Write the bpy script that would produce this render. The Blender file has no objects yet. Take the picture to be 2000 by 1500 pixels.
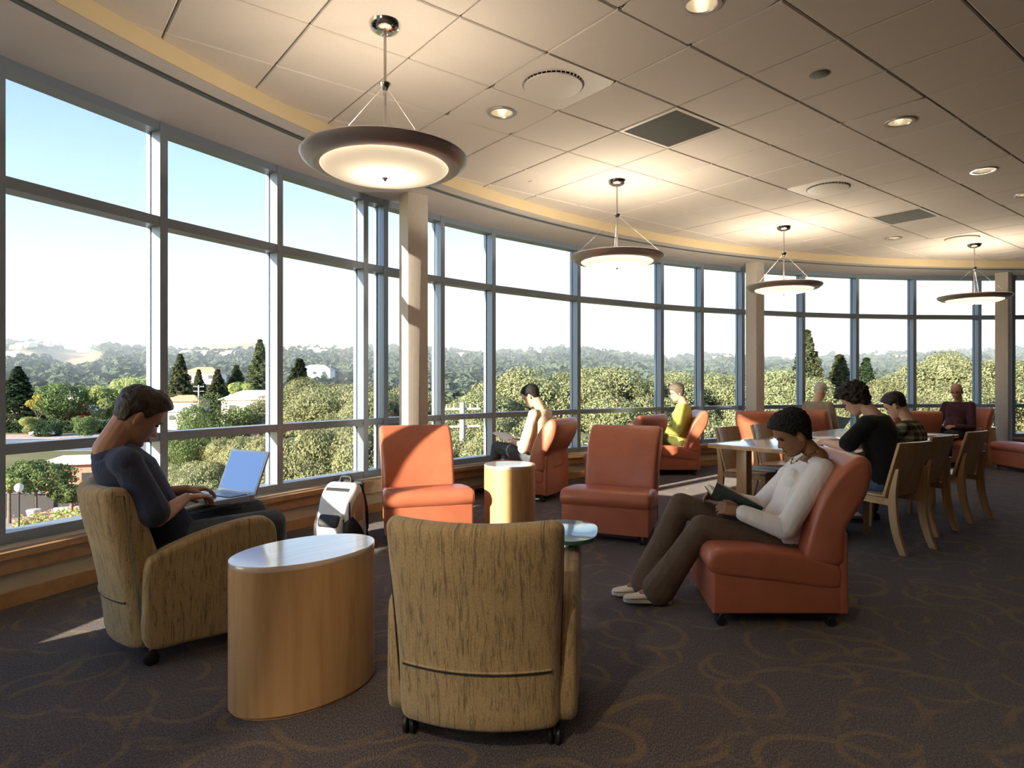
import bpy, bmesh, math, random
import numpy as np
from mathutils import Vector, Matrix, noise as mnoise
random.seed(7); RNG = np.random.default_rng(11)
sc = bpy.context.scene
COL = sc.collection
R_ = math.radians
# ------------------------------------------------------------------ camera
CAM_H = 1.28; FPX = 1271.0
cam = bpy.data.cameras.new('camera'); camo = bpy.data.objects.new('camera', cam); COL.objects.link(camo)
camo.location = (0, 0, CAM_H); camo.rotation_euler = (R_(90), 0, 0)
cam.sensor_width = 36.0; cam.sensor_fit = 'HORIZONTAL'; cam.lens = 36.0 * FPX / 2000.0
cam.clip_end = 6000; cam.clip_start = 0.05
sc.camera = camo
# ------------------------------------------------------------------ light and exposure
SUN_AZ = 44.0; SUN_EL = 14.0          # direction in which the sunlight travels, degrees from +X
vs = sc.view_settings
vs.view_transform = 'Standard'; vs.look = 'None'; vs.exposure = 1.0; vs.gamma = 1.0; vs.use_curve_mapping = False
wd = bpy.data.worlds.new('sky'); sc.world = wd; wd.use_nodes = True
wn = wd.node_tree; wn.nodes.clear()
wo = wn.nodes.new('ShaderNodeOutputWorld'); wb = wn.nodes.new('ShaderNodeBackground'); sky = wn.nodes.new('ShaderNodeTexSky')
sky.sky_type = 'NISHITA'; sky.sun_disc = False; sky.sun_elevation = R_(SUN_EL)
sky.sun_rotation = R_(90 - (SUN_AZ + 180))
sky.altitude = 50; sky.air_density = 1.0; sky.dust_density = 0.7; sky.ozone_density = 1.0
wb.inputs['Strength'].default_value = 0.185
tint = wn.nodes.new('ShaderNodeMix'); tint.data_type = 'RGBA'; tint.blend_type = 'MULTIPLY'; tint.inputs[0].default_value = 1.0; tint.inputs[7].default_value = (.82,.96,1.18,1)
wn.links.new(sky.outputs[0], tint.inputs[6]); wn.links.new(tint.outputs[2], wb.inputs[0]); wn.links.new(wb.outputs[0], wo.inputs[0])
sd = bpy.data.lights.new('sun', 'SUN'); so = bpy.data.objects.new('sun', sd); COL.objects.link(so)
sd.energy = 9.5; sd.color = (1.0, 0.87, 0.70); sd.angle = R_(0.6)
_a, _e = R_(SUN_AZ), R_(SUN_EL)
so.rotation_euler = Vector((math.cos(_a)*math.cos(_e), math.sin(_a)*math.cos(_e), -math.sin(_e))).to_track_quat('-Z', 'Y').to_euler()
so.location = (-20, -16, 14)
sc.cycles.max_bounces = 7; sc.cycles.diffuse_bounces = 3; sc.cycles.glossy_bounces = 3; sc.cycles.volume_bounces = 0
sc.cycles.transparent_max_bounces = 8; sc.cycles.transmission_bounces = 4
sc.cycles.use_adaptive_sampling = True; sc.cycles.adaptive_threshold = 0.08; sc.cycles.adaptive_min_samples = 16
sc.cycles.sample_clamp_indirect = 6.0; sc.cycles.caustics_reflective = False; sc.cycles.caustics_refractive = False
try: sc.cycles.use_denoising = True
except Exception: pass

# ------------------------------------------------------------------ helpers
def at(px, py, Y):                    # photograph pixel at depth Y -> world point
    return Vector(((px-1000)/FPX*Y, Y, CAM_H - (py-750)/FPX*Y))
def on(px, py, z=0.0):                # photograph pixel on the horizontal plane z
    Y = (CAM_H - z)*FPX/(py-750); return Vector(((px-1000)/FPX*Y, Y, z))
def setp(o, label=None, cat=None, group=None, kind=None):
    if label: o['label'] = label
    if cat: o['category'] = cat
    if group: o['group'] = group
    if kind: o['kind'] = kind
    return o
def empty(name, loc=(0,0,0), rz=0.0, **kw):
    o = bpy.data.objects.new(name, None); COL.objects.link(o); o.location = loc; o.rotation_euler = (0,0,rz)
    o.empty_display_size = .1
    return setp(o, **kw)
def link(name, me, mat=None, parent=None, smooth=None, **kw):
    o = bpy.data.objects.new(name, me); COL.objects.link(o)
    if mat is not None and len(me.materials) == 0: me.materials.append(mat)
    if parent is not None: o.parent = parent
    if smooth is not None: shade(me, smooth)
    return setp(o, **kw)
def shade(me, ang):
    me.polygons.foreach_set('use_smooth', [True]*len(me.polygons))
    if ang < 180:
        try: me.set_sharp_from_angle(angle=R_(ang))
        except Exception: pass
def copy_tree(o, parent=None, **kw):
    c = o.copy(); COL.objects.link(c); c.parent = parent
    if parent is None:
        for k in ('label','group','category'):
            if k in kw and kw[k]: c[k] = kw[k]
    for ch in o.children: copy_tree(ch, c)
    return c
def face_rz(fx, fy): return math.atan2(fy, fx) - math.pi/2      # local +Y -> (fx,fy)

class MB:
    """collects geometry in numpy-friendly lists"""
    def __init__(s): s.v = []; s.f = []
    def add(s, vs_, fs, M=None):
        n = len(s.v)
        if M is not None: vs_ = [M @ Vector(p) for p in vs_]
        s.v += [tuple(p) for p in vs_]; s.f += [tuple(i+n for i in f) for f in fs]; return s
    def box(s, a, b, M=None):
        x0,y0,z0 = a; x1,y1,z1 = b
        return s.add([(x0,y0,z0),(x1,y0,z0),(x1,y1,z0),(x0,y1,z0),(x0,y0,z1),(x1,y0,z1),(x1,y1,z1),(x0,y1,z1)],
            [(0,3,2,1),(4,5,6,7),(0,1,5,4),(1,2,6,5),(2,3,7,6),(3,0,4,7)], M)
    def rings(s, rings, cap=True, M=None, closed=False):
        n = len(rings[0]); vs_ = [p for r in rings for p in r]; fs = []
        m = len(rings)
        for i in range(m if closed else m-1):
            for j in range(n):
                a = i*n+j; b = i*n+(j+1)%n; c = ((i+1)%m)*n+(j+1)%n; d = ((i+1)%m)*n+j
                fs.append((a,b,c,d))
        if cap and not closed:
            fs.append(tuple(range(n))[::-1]); fs.append(tuple((m-1)*n+j for j in range(n)))
        return s.add(vs_, fs, M)
    def lathe(s, prof, n=32, M=None, cap=True, closed=False):
        return s.rings([[(r*math.cos(2*math.pi*j/n), r*math.sin(2*math.pi*j/n), z) for j in range(n)] for r, z in prof], cap, M, closed)
    def tube(s, path, rad, n=8, cap=True):
        pts = [Vector(p) for p in path]; rs = rad if hasattr(rad,'__len__') else [rad]*len(pts)
        rings = []; up = None
        for i, p in enumerate(pts):
            d = (pts[min(i+1,len(pts)-1)] - pts[max(i-1,0)]).normalized()
            if up is None: up = d.orthogonal().normalized()
            up = (up - d*up.dot(d)); up = up.normalized() if up.length > 1e-6 else d.orthogonal().normalized()
            w = d.cross(up)
            rings.append([p + (up*math.cos(2*math.pi*j/n) + w*math.sin(2*math.pi*j/n))*rs[i] for j in range(n)])
        return s.rings(rings, cap)
    def bar(s, p0, p1, w, h, up=(0,0,1)):         # rectangular bar between two points
        p0, p1 = Vector(p0), Vector(p1); d = (p1-p0).normalized(); up = Vector(up)
        x = d.cross(up).normalized(); z = x.cross(d)
        r = lambda p: [p - x*w/2 - z*h/2, p + x*w/2 - z*h/2, p + x*w/2 + z*h/2, p - x*w/2 + z*h/2]
        return s.rings([r(p0), r(p1)])
    def ellipsoid(s, c, r, nu=20, nv=12, M=None):
        rings = []
        for i in range(1, nv):
            t = -math.pi/2 + math.pi*i/nv
            rings.append([(c[0]+r[0]*math.cos(t)*math.cos(2*math.pi*j/nu), c[1]+r[1]*math.cos(t)*math.sin(2*math.pi*j/nu), c[2]+r[2]*math.sin(t)) for j in range(nu)])
        return s.rings(rings, True, M)
    def capsule(s, p0, r0, p1, r1, n=14):
        p0, p1 = Vector(p0), Vector(p1); d = p1-p0
        if d.length < 1e-6: return s.ellipsoid(p0, (r0,)*3)
        L = d.length; d /= L; u = d.orthogonal().normalized(); w = d.cross(u)
        st = []
        for k in range(1, 5): t = -math.pi/2 + math.pi/2*k/5; st.append((math.sin(t)*r0, math.cos(t)*r0))
        st += [(0, r0), (L/2, (r0+r1)/2), (L, r1)]
        for k in range(1, 5): t = math.pi/2*k/5; st.append((L+math.sin(t)*r1, math.cos(t)*r1))
        return s.rings([[p0 + d*a + (u*math.cos(2*math.pi*j/n)+w*math.sin(2*math.pi*j/n))*r for j in range(n)] for a, r in st])
    def prism(s, poly, z0, z1, M=None):
        return s.rings([[(x,y,z0) for x,y in poly], [(x,y,z1) for x,y in poly]], True, M)
    def mesh(s, name='m', fix=True):
        me = bpy.data.meshes.new(name); me.from_pydata(s.v, [], s.f)
        if fix:
            bm = bmesh.new(); bm.from_mesh(me); bmesh.ops.recalc_face_normals(bm, faces=bm.faces); bm.to_mesh(me); bm.free()
        me.update(); return me
    def build(s, name, mat, parent=None, smooth=None, bevel=0, seg=2, **kw):
        me = s.mesh(name)
        if bevel:
            bm = bmesh.new(); bm.from_mesh(me)
            es = [e for e in bm.edges if len(e.link_faces) == 2 and e.calc_face_angle(0) > R_(25)]
            bmesh.ops.bevel(bm, geom=es, offset=bevel, segments=seg, profile=.6, affect='EDGES', clamp_overlap=True)
            bm.to_mesh(me); bm.free()
            if smooth is None: smooth = 40
        return link(name, me, mat, parent, smooth, **kw)

def poly_offset(poly, d):                         # inset a closed 2-D polygon (ccw) by d
    n = len(poly); out = []
    if sum(poly[i-1][0]*poly[i][1]-poly[i][0]*poly[i-1][1] for i in range(n)) < 0: d = -d
    for i in range(n):
        p0 = Vector(poly[i-1]); p = Vector(poly[i]); p1 = Vector(poly[(i+1)%n])
        e0 = (p-p0).normalized(); e1 = (p1-p).normalized()
        n0 = Vector((-e0.y, e0.x)); n1 = Vector((-e1.y, e1.x))
        m = (n0+n1); k = 1+n0.dot(n1); out.append(p + (m/max(k,.4))*d)
    return out
def smooth_poly(pts, n=6):                        # closed Catmull-Rom through pts
    out = []; m = len(pts)
    for i in range(m):
        p0,p1,p2,p3 = (Vector(pts[(i+k-1)%m]) for k in range(4))
        for k in range(n):
            t = k/n
            out.append(.5*((2*p1)+(-p0+p2)*t+(2*p0-5*p1+4*p2-p3)*t*t+(-p0+3*p1-3*p2+p3)*t**3))
    return out
def smooth_path(pts, n=6):
    pts = [Vector(p) for p in pts]; out = []
    for i in range(len(pts)-1):
        p0 = pts[max(i-1,0)]; p1 = pts[i]; p2 = pts[i+1]; p3 = pts[min(i+2,len(pts)-1)]
        for k in range(n):
            t = k/n
            out.append(.5*((2*p1)+(-p0+p2)*t+(2*p0-5*p1+4*p2-p3)*t*t+(-p0+3*p1-3*p2+p3)*t**3))
    out.append(pts[-1]); return out
def slab(mb, prof, x0, x1, r, warp=None, nx=1, seg=4):
    """side profile prof [(y,z)] (ccw) extruded in x from x0 to x1 with ends rounded by r"""
    st = [(x0 + r*(1-math.cos(math.pi/2*k/seg)), r*(1-math.sin(math.pi/2*k/seg))) for k in range(seg+1)]
    mid = [(x0+r + (x1-x0-2*r)*k/nx, 0) for k in range(1, nx)]
    st = st + mid + [(x1 - (x-x0), d) for x, d in reversed(st)]
    rings = []
    for x, d in st:
        pl = poly_offset(prof, d) if d > 1e-9 else [Vector(p) for p in prof]
        rg = [(x, p.x, p.y) for p in pl]
        if warp: rg = [warp(*q) for q in rg]
        rings.append(rg)
    return mb.rings(rings)

# ------------------------------------------------------------------ materials
MATS = {}
class NT:
    def __init__(s, name):
        s.m = bpy.data.materials.new(name); s.m.use_nodes = True; s.t = s.m.node_tree; s.t.nodes.clear()
        s.out = s.n('ShaderNodeOutputMaterial'); MATS[name] = s.m
    def n(s, typ, **kw):
        nd = s.t.nodes.new(typ)
        for k, v in kw.items():
            if k.startswith('i_'):
                key = k[2:]; key = int(key) if key.isdigit() else key.replace('_', ' ')
                nd.inputs[key].default_value = v
            else: setattr(nd, k, v)
        return nd
    def l(s, a, b): s.t.links.new(a, b)
    def coord(s, kind='Object', scale=(1,1,1), rot=(0,0,0)):
        tc = s.n('ShaderNodeTexCoord'); mp = s.n('ShaderNodeMapping'); mp.inputs['Scale'].default_value = scale; mp.inputs['Rotation'].default_value = rot
        if kind == 'World':
            g = s.n('ShaderNodeNewGeometry'); s.l(g.outputs['Position'], mp.inputs[0])
        else: s.l(tc.outputs[kind], mp.inputs[0])
        return mp.outputs[0]
    def noise(s, vec, scale=5, detail=3, rough=.5, dist=0):
        nd = s.n('ShaderNodeTexNoise'); nd.inputs['Scale'].default_value = scale; nd.inputs['Detail'].default_value = detail
        nd.inputs['Roughness'].default_value = rough; nd.inputs['Distortion'].default_value = dist
        s.l(vec, nd.inputs['Vector']); return nd.outputs['Fac']
    def ramp(s, fac, stops):
        r = s.n('ShaderNodeValToRGB'); e = r.color_ramp.elements
        while len(e) < len(stops): e.new(.5)
        for q, (p, c) in zip(e, stops): q.position = p; q.color = (*c, 1) if len(c) == 3 else c
        s.l(fac, r.inputs[0]); return r.outputs[0]
    def math(s, op, a, b=None, clamp=False):
        m = s.n('ShaderNodeMath', operation=op, use_clamp=clamp)
        for i, q in enumerate((a, b)):
            if q is None: continue
            if isinstance(q, (int, float)): m.inputs[i].default_value = q
            else: s.l(q, m.inputs[i])
        return m.outputs[0]
    def mix(s, fac, a, b):
        m = s.n('ShaderNodeMix', data_type='RGBA')
        for i, q in ((0, fac), (6, a), (7, b)):
            if isinstance(q, (int, float)): m.inputs[i].default_value = q
            elif isinstance(q, tuple): m.inputs[i].default_value = (*q, 1)
            else: s.l(q, m.inputs[i])
        return m.outputs[2]
    def pbsdf(s, col, rough=.5, metal=0, spec=.5, bump=None, bstr=.2, bdist=.01, **kw):
        p = s.n('ShaderNodeBsdfPrincipled')
        if isinstance(col, tuple): p.inputs['Base Color'].default_value = (*col, 1)
        else: s.l(col, p.inputs['Base Color'])
        if isinstance(rough, (int, float)): p.inputs['Roughness'].default_value = rough
        else: s.l(rough, p.inputs['Roughness'])
        p.inputs['Metallic'].default_value = metal; p.inputs['Specular IOR Level'].default_value = spec
        for k, v in kw.items(): p.inputs[k.replace('_', ' ')].default_value = v
        if bump is not None:
            b = s.n('ShaderNodeBump'); b.inputs['Strength'].default_value = bstr; b.inputs['Distance'].default_value = bdist
            s.l(bump, b.inputs['Height']); s.l(b.outputs[0], p.inputs['Normal'])
        s.l(p.outputs[0], s.out.inputs[0]); return p
def plain(name, col, rough=.5, metal=0, spec=.5, var=.0, scale=20, bstr=0, **kw):
    t = NT(name); c = col; b = None
    v = t.coord('Object')
    if var or bstr:
        nz = t.noise(v, scale, 4, .6)
        if var: c = t.ramp(nz, [(.3, tuple(x*(1-var) for x in col)), (.7, tuple(min(1,x*(1+var)) for x in col))])
        if bstr: b = nz
    t.pbsdf(c, rough, metal, spec, b, bstr, .01, **kw); return t.m

# carpet: dark heathered loop pile with tan crescent arcs
t = NT('carpet'); v = t.coord('World')
warp = t.n('ShaderNodeTexNoise'); warp.inputs['Scale'].default_value = 1.2; t.l(v, warp.inputs['Vector'])
vm = t.n('ShaderNodeVectorMath', operation='MULTIPLY_ADD'); t.l(warp.outputs['Color'], vm.inputs[0]); vm.inputs[1].default_value = (.35,.35,0); t.l(v, vm.inputs[2])
def arcs(scale, r0, wid, off):
    mp = t.n('ShaderNodeMapping'); mp.inputs['Location'].default_value = off; mp.inputs['Scale'].default_value = (scale, scale, 0); t.l(vm.outputs[0], mp.inputs[0])
    vo = t.n('ShaderNodeTexVoronoi'); vo.voronoi_dimensions = '2D'; vo.inputs['Scale'].default_value = 1.0; vo.inputs['Randomness'].default_value = .9; t.l(mp.outputs[0], vo.inputs['Vector'])
    d = t.math('ABSOLUTE', t.math('SUBTRACT', vo.outputs['Distance'], r0))
    ring = t.math('SUBTRACT', 1.0, t.math('MULTIPLY', d, 1/wid), clamp=True)
    nz = t.noise(mp.outputs[0], 1.7, 1, .4)
    m = t.math('MULTIPLY', t.math('SUBTRACT', nz, .43, clamp=True), 7, clamp=True)
    return t.math('MULTIPLY', t.math('MULTIPLY', ring, 2.2, clamp=True), m, clamp=True)
arc = t.math('MAXIMUM', t.math('MAXIMUM', arcs(1.8, .40, .042, (0,0,0)), arcs(2.7, .36, .050, (3.3,1.7,0))), arcs(2.2, .27, .040, (7.1,5.2,0)))
fib = t.noise(t.coord('World', (210, 75, 60), (0, 0, R_(-38))), 1.0, 2, .65)
fib2 = t.noise(v, 70, 3, .7)
base = t.ramp(fib, [(.34, (.022,.016,.015)), (.50, (.075,.055,.051)), (.68, (.20,.15,.135))])
tan = t.ramp(fib, [(.3, (.095,.062,.026)), (.7, (.27,.18,.075))])
c = t.mix(t.math('MULTIPLY', arc, .8), base, tan)
big = t.noise(v, 3.0, 3, .6)
c = t.mix(t.math('MULTIPLY', big, .35), c, (.05,.036,.038))
hb = t.math('ADD', t.math('MULTIPLY', fib, .7), t.math('MULTIPLY', fib2, .5))
t.pbsdf(c, .95, 0, .15, hb, .7, .01, Sheen_Weight=.15)

def wood(name, light, dark, axis=2, scale=1.0, rough=.35):
    t = NT(name); sx = [14*scale]*3; sx[axis] = 1.1*scale
    v = t.coord('Object', tuple(sx)); n1 = t.noise(v, 1.0, 5, .6, .8)
    s2 = [120*scale]*3; s2[axis] = 3*scale; n2 = t.noise(t.coord('Object', tuple(s2)), 1.0, 2, .5)
    c1 = t.ramp(n1, [(.3, dark), (.55, light), (.75, tuple(min(1, x*1.08) for x in light))])
    c2 = t.mix(t.math('MULTIPLY', n2, .22), c1, dark)
    t.pbsdf(c2, rough, 0, .5, n2, .05, .003, Coat_Weight=(1.0 if name == 'maple_top' else .25), Coat_Roughness=(.10 if name == 'maple_top' else .2), Coat_IOR=1.6); return t.m
wood('maple', (.60,.36,.165), (.46,.25,.095)); wood('maple_x', (.60,.36,.165), (.46,.25,.095), 0)
wood('maple_top', (.74,.59,.46), (.63,.48,.35), 0, 1.0, .16); wood('sill_wood', (.52,.30,.14), (.40,.215,.085), 0, .6, .4)
wood('chair_wood', (.60,.37,.17), (.47,.27,.11), 2, 1.4, .38)

t = NT('leather'); v = t.coord('Object'); n1 = t.noise(v, 220, 3, .6); n2 = t.noise(v, 6, 3, .5)
t.pbsdf(t.ramp(n2, [(.3, (.42,.125,.066)), (.7, (.49,.150,.080))]), .36, 0, .5, n1, .06, .003)

# tan upholstery with wavering dark vertical threads
t = NT('tan_fabric'); v = t.coord('Object', (1,1,1))
wz = t.n('ShaderNodeTexNoise'); wz.inputs['Scale'].default_value = 9; wz.inputs['Detail'].default_value = 2; t.l(v, wz.inputs['Vector'])
tcn = t.n('ShaderNodeTexCoord'); sn = t.n('ShaderNodeSeparateXYZ'); t.l(tcn.outputs['Normal'], sn.inputs[0]); sv_ = t.n('ShaderNodeSeparateXYZ'); t.l(v, sv_.inputs[0])
sel = t.math('GREATER_THAN', t.math('ABSOLUTE', sn.outputs[1]), t.math('ABSOLUTE', sn.outputs[0]))
uu = t.math('ADD', t.math('MULTIPLY', sel, sv_.outputs[0]), t.math('MULTIPLY', t.math('SUBTRACT', 1.0, sel), sv_.outputs[1]))
uu = t.math('ADD', uu, t.math('MULTIPLY', wz.outputs['Fac'], .02))
vv = t.n('ShaderNodeCombineXYZ'); t.l(uu, vv.inputs[0]); t.l(sv_.outputs[2], vv.inputs[2])
def thread(sc_, z, lo):
    mp = t.n('ShaderNodeMapping'); mp.inputs['Scale'].default_value = (sc_, sc_, z); t.l(vv.outputs[0], mp.inputs[0])
    nz = t.noise(mp.outputs[0], 1.0, 1, .4)
    return t.math('SUBTRACT', 1.0, t.math('MULTIPLY', t.math('ABSOLUTE', t.math('SUBTRACT', nz, .5)), lo), clamp=True)
th = t.math('MAXIMUM', thread(95, 5, 22), t.math('MULTIPLY', thread(70, 4, 26), .9))
mpb = t.n('ShaderNodeMapping'); mpb.inputs['Scale'].default_value = (45,45,8); t.l(vv.outputs[0], mpb.inputs[0]); br = t.noise(mpb.outputs[0], 1.0, 2, .5)
th = t.math('MULTIPLY', th, t.math('MULTIPLY', t.math('SUBTRACT', br, .40, clamp=True), 7, clamp=True))
weave = t.noise(t.coord('Object', (420, 420, 120)), 1.0, 1, .5)
bc = t.ramp(weave, [(.3, (.33,.225,.105)), (.7, (.50,.355,.175))])
t.pbsdf(t.mix(t.math('MULTIPLY', th, .72), bc, (.085,.055,.03)), .92, 0, .2, weave, .25, .003, Sheen_Weight=.2)

t = NT('ceiling_tile'); v = t.coord('World'); n1 = t.noise(v, 260, 3, .7)
t.pbsdf(t.ramp(n1, [(.25, (.68,.61,.545)), (.6, (.78,.705,.635))]), .95, 0, .2, n1, .08, .002)
plain('ceiling_grid', (.30,.25,.20), .8); plain('tee_paint', (.40,.345,.29), .7); plain('soffit_paint', (.78,.72,.68), .85, var=.02, scale=3)
plain('fascia_paint', (.70,.57,.35), .8, var=.03, scale=4); plain('wall_paint', (.58,.50,.37), .85, var=.03, scale=3)
plain('back_wall_paint', (.34,.29,.23), .9, var=.04, scale=2)
plain('column_paint', (.62,.565,.51), .85, var=.03, scale=30, bstr=.05)
plain('frame_paint', (.27,.325,.40), .38, .25, .5); plain('gasket', (.03,.03,.035), .7)
plain('slot_metal', (.16,.19,.19), .5, .4)
plain('chrome', (.82,.80,.76), .12, 1.0); plain('brushed', (.55,.50,.52), .36, .55); plain('white_metal', (.74,.67,.60), .6)
plain('grille', (.20,.20,.185), .7); plain('black_rubber', (.012,.012,.014), .5); plain('grey_caster', (.30,.29,.30), .4)
plain('dark_under', (.02,.018,.018), .8)
t = NT('reflector'); t.pbsdf((.85,.80,.68), .25, .35)
def emit(name, col, st):
    t = NT(name); e = t.n('ShaderNodeEmission'); e.inputs[0].default_value = (*col, 1); e.inputs[1].default_value = st; t.l(e.outputs[0], t.out.inputs[0]); return t.m
emit('lamp_glow', (1.0,.78,.45), 2.2); emit('bulb', (1.0,.85,.62), .7)
t = NT('glass'); tr = t.n('ShaderNodeBsdfTransparent'); tr.inputs[0].default_value = (.975,.985,.98,1); gl = t.n('ShaderNodeBsdfGlossy'); gl.inputs['Roughness'].default_value = .0
gg = t.n('ShaderNodeNewGeometry'); dt = t.n('ShaderNodeVectorMath', operation='DOT_PRODUCT'); t.l(gg.outputs['Incoming'], dt.inputs[0]); t.l(gg.outputs['Normal'], dt.inputs[1])
sch = t.math('ADD', .018, t.math('MULTIPLY', .9, t.math('POWER', t.math('SUBTRACT', 1.0, t.math('ABSOLUTE', dt.outputs['Value'])), 5.0)))
mx = t.n('ShaderNodeMixShader'); t.l(sch, mx.inputs[0]); t.l(tr.outputs[0], mx.inputs[1]); t.l(gl.outputs[0], mx.inputs[2]); t.l(mx.outputs[0], t.out.inputs[0])
t = NT('bowl_glass'); tl = t.n('ShaderNodeBsdfTranslucent'); tl.inputs[0].default_value = (.34,.31,.265,1); df = t.n('ShaderNodeBsdfDiffuse'); df.inputs[0].default_value = (.82,.76,.66,1)
mx = t.n('ShaderNodeMixShader'); mx.inputs[0].default_value = .5; t.l(tl.outputs[0], mx.inputs[1]); t.l(df.outputs[0], mx.inputs[2]); t.l(mx.outputs[0], t.out.inputs[0])
t = NT('tablet_glass'); t.pbsdf((.20,.34,.48), .10, 0, .6)
plain('tablet_edge', (.02,.10,.08), .2)

# ------------------------------------------------------------------ setting: curved curtain wall
CX, CY, RW = 8.336, -0.557, 12.128
Z_CEIL, Z_SOF = 3.31, 3.20
def pol(r, ang, z=0.0):
    return Vector((CX + r*math.cos(R_(ang)), CY + r*math.sin(R_(ang)), z))
ANG = [196.0, 190.5, 185.0, 179.5, 174.0, 168.6, 163.3, 158.98, 153.9, 148.81, 143.99, 142.72, 138.8, 134.88, 127.62, 119.82, 115.95, 111.95, 106.08, 100.97, 95.72, 90.07, 87.28, 82.0, 77.0]
AEND = 77.0; ABACK = 214.0
def arc_band(r0, r1, z0, z1, a0, a1, n=90):
    mb = MB(); rings = []
    for k in range(n+1):
        a = a0 + (a1-a0)*k/n
        rings.append([pol(r0,a,z0), pol(r1,a,z0), pol(r1,a,z1), pol(r0,a,z1)])
    return mb.rings(rings)
a = np.array
fl = MB(); fl.rings([[pol(RW+.25, 60+150*k/80, 0) for k in range(81)] + [Vector((-1.5,-9,0)), Vector((16,-9,0)), Vector((16,10,0))],
                     [pol(RW+.25, 60+150*k/80, -.3) for k in range(81)] + [Vector((-1.5,-9,-.3)), Vector((16,-9,-.3)), Vector((16,10,-.3))]])
fl.build('floor', MATS['carpet'], label='dark brown patterned carpet with tan swirling arcs', kind='structure')
arc_band(RW-.10, RW+.17, .0, .335, AEND, ABACK).build('wall_window', MATS['wall_paint'], label='low painted wall below the curved windows', kind='structure')
arc_band(RW-.125, RW-.095, 0, .085, AEND, ABACK).build('baseboard_window', MATS['sill_wood'], label='wooden baseboard along the curved window wall', kind='structure', smooth=40)
tr1 = arc_band(RW-.165, RW+.01, .285, .325, AEND, ABACK).build('trim_1', MATS['sill_wood'], label='wooden window sill running along the curved windows', kind='structure', smooth=40)
arc_band(RW-.13, RW-.095, .195, .285, AEND, ABACK).build('apron', MATS['sill_wood'], tr1, smooth=40)
arc_band(RW-.64, RW+.2, Z_SOF, Z_SOF+.3, AEND-8, ABACK).build('trim_2', MATS['soffit_paint'], label='pale plaster soffit above the curved windows', kind='structure', smooth=40)
tr3 = arc_band(RW-.83, RW-.69, Z_SOF, Z_SOF+.3, AEND-8, ABACK).build('trim_3', MATS['soffit_paint'], label='inner edge of the curved plaster soffit', kind='structure', smooth=40)
arc_band(RW-.69, RW-.64, Z_SOF+.012, Z_SOF+.1, AEND-8, ABACK).build('blind_slot', MATS['slot_metal'], tr3, smooth=40)
arc_band(RW-.645, RW-.636, Z_SOF-.006, Z_SOF+.05, AEND-8, ABACK).build('slot_lip', MATS['slot_metal'], tr3, smooth=40)
arc_band(RW-.838, RW-.828, Z_SOF-.001, Z_CEIL+.05, AEND-8, ABACK).build('trim_4', MATS['fascia_paint'], label='yellow painted curved fascia at the edge of the tiled ceiling', kind='structure', smooth=40)
def chord_bar(mb, a0, a1, r0, r1, z0, z1, m=.0):
    p0, p1 = pol(1,a0)-Vector((CX,CY,0)), pol(1,a1)-Vector((CX,CY,0))
    c = Vector((CX,CY,0)); q = [c+p0*r0, c+p0*r1, c+p1*r1, c+p1*r0]
    if m:
        for i, j in ((0,3),(1,2)):
            d = (q[j]-q[i]).normalized(); q[i] = q[i]+d*m; q[j] = q[j]-d*m
    mb.rings([[Vector((p.x,p.y,z0)) for p in q], [Vector((p.x,p.y,z1)) for p in q]])
ROWS = [(.325,.40),(.862,.925),(2.435,2.505),(3.135,Z_SOF+.02)]
MW = .062
def mullion(parent, ang):
    mb = MB(); c = pol(RW, ang); rr = Vector((math.cos(R_(ang)), math.sin(R_(ang)), 0)); tt = Vector((-rr.y, rr.x, 0))
    def bx(r0, r1, w, z0, z1):
        q = [c + rr*r0 - tt*w/2, c + rr*r1 - tt*w/2, c + rr*r1 + tt*w/2, c + rr*r0 + tt*w/2]
        mb.rings([[Vector((p.x,p.y,z0)) for p in q], [Vector((p.x,p.y,z1)) for p in q]])
    bx(0, .095, MW, .325, Z_SOF+.02); bx(.0951, .112, MW*.6, .325, Z_SOF+.02); bx(.1121, .155, MW, .2, Z_SOF+.1)
    mb.build('mullion', MATS['frame_paint'], parent)
for i in range(len(ANG)-1):
    w = empty('window_%d' % (i+1), pol(RW, (ANG[i]+ANG[i+1])/2, .325), kind='structure'); bpy.context.view_layer.update()
    w['label'] = 'curved curtain wall window bay with blue grey metal frame'
    grp = MB()
    kids = []
    n0 = len(bpy.data.objects)
    names = ['sill_rail', 'lower_transom', 'upper_transom', 'head_rail']
    mats = bpy.data.objects
    def ch(mb, nm, mt):
        o = mb.build(nm, mt); o.parent = w; o.matrix_parent_inverse = w.matrix_world.inverted(); return o
    for nm, (z0, z1) in zip(names, ROWS):
        mb = MB(); chord_bar(mb, ANG[i], ANG[i+1], RW+.006, RW+.15, z0, z1, MW/2); ch(mb, nm, MATS['frame_paint'])
    for k in range(3):
        mb = MB(); chord_bar(mb, ANG[i], ANG[i+1], RW+.100, RW+.106, ROWS[k][1]-.01, ROWS[k+1][0]+.01, MW*.25); ch(mb, 'pane', MATS['glass'])
    c0 = len(COL.objects); mullion(None, ANG[i]); o = COL.objects[-1]; o.parent = w; o.matrix_parent_inverse = w.matrix_world.inverted()
    if i == len(ANG)-2:
        mullion(None, ANG[-1]); o = COL.objects[-1]; o.parent = w; o.matrix_parent_inverse = w.matrix_world.inverted()
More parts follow.
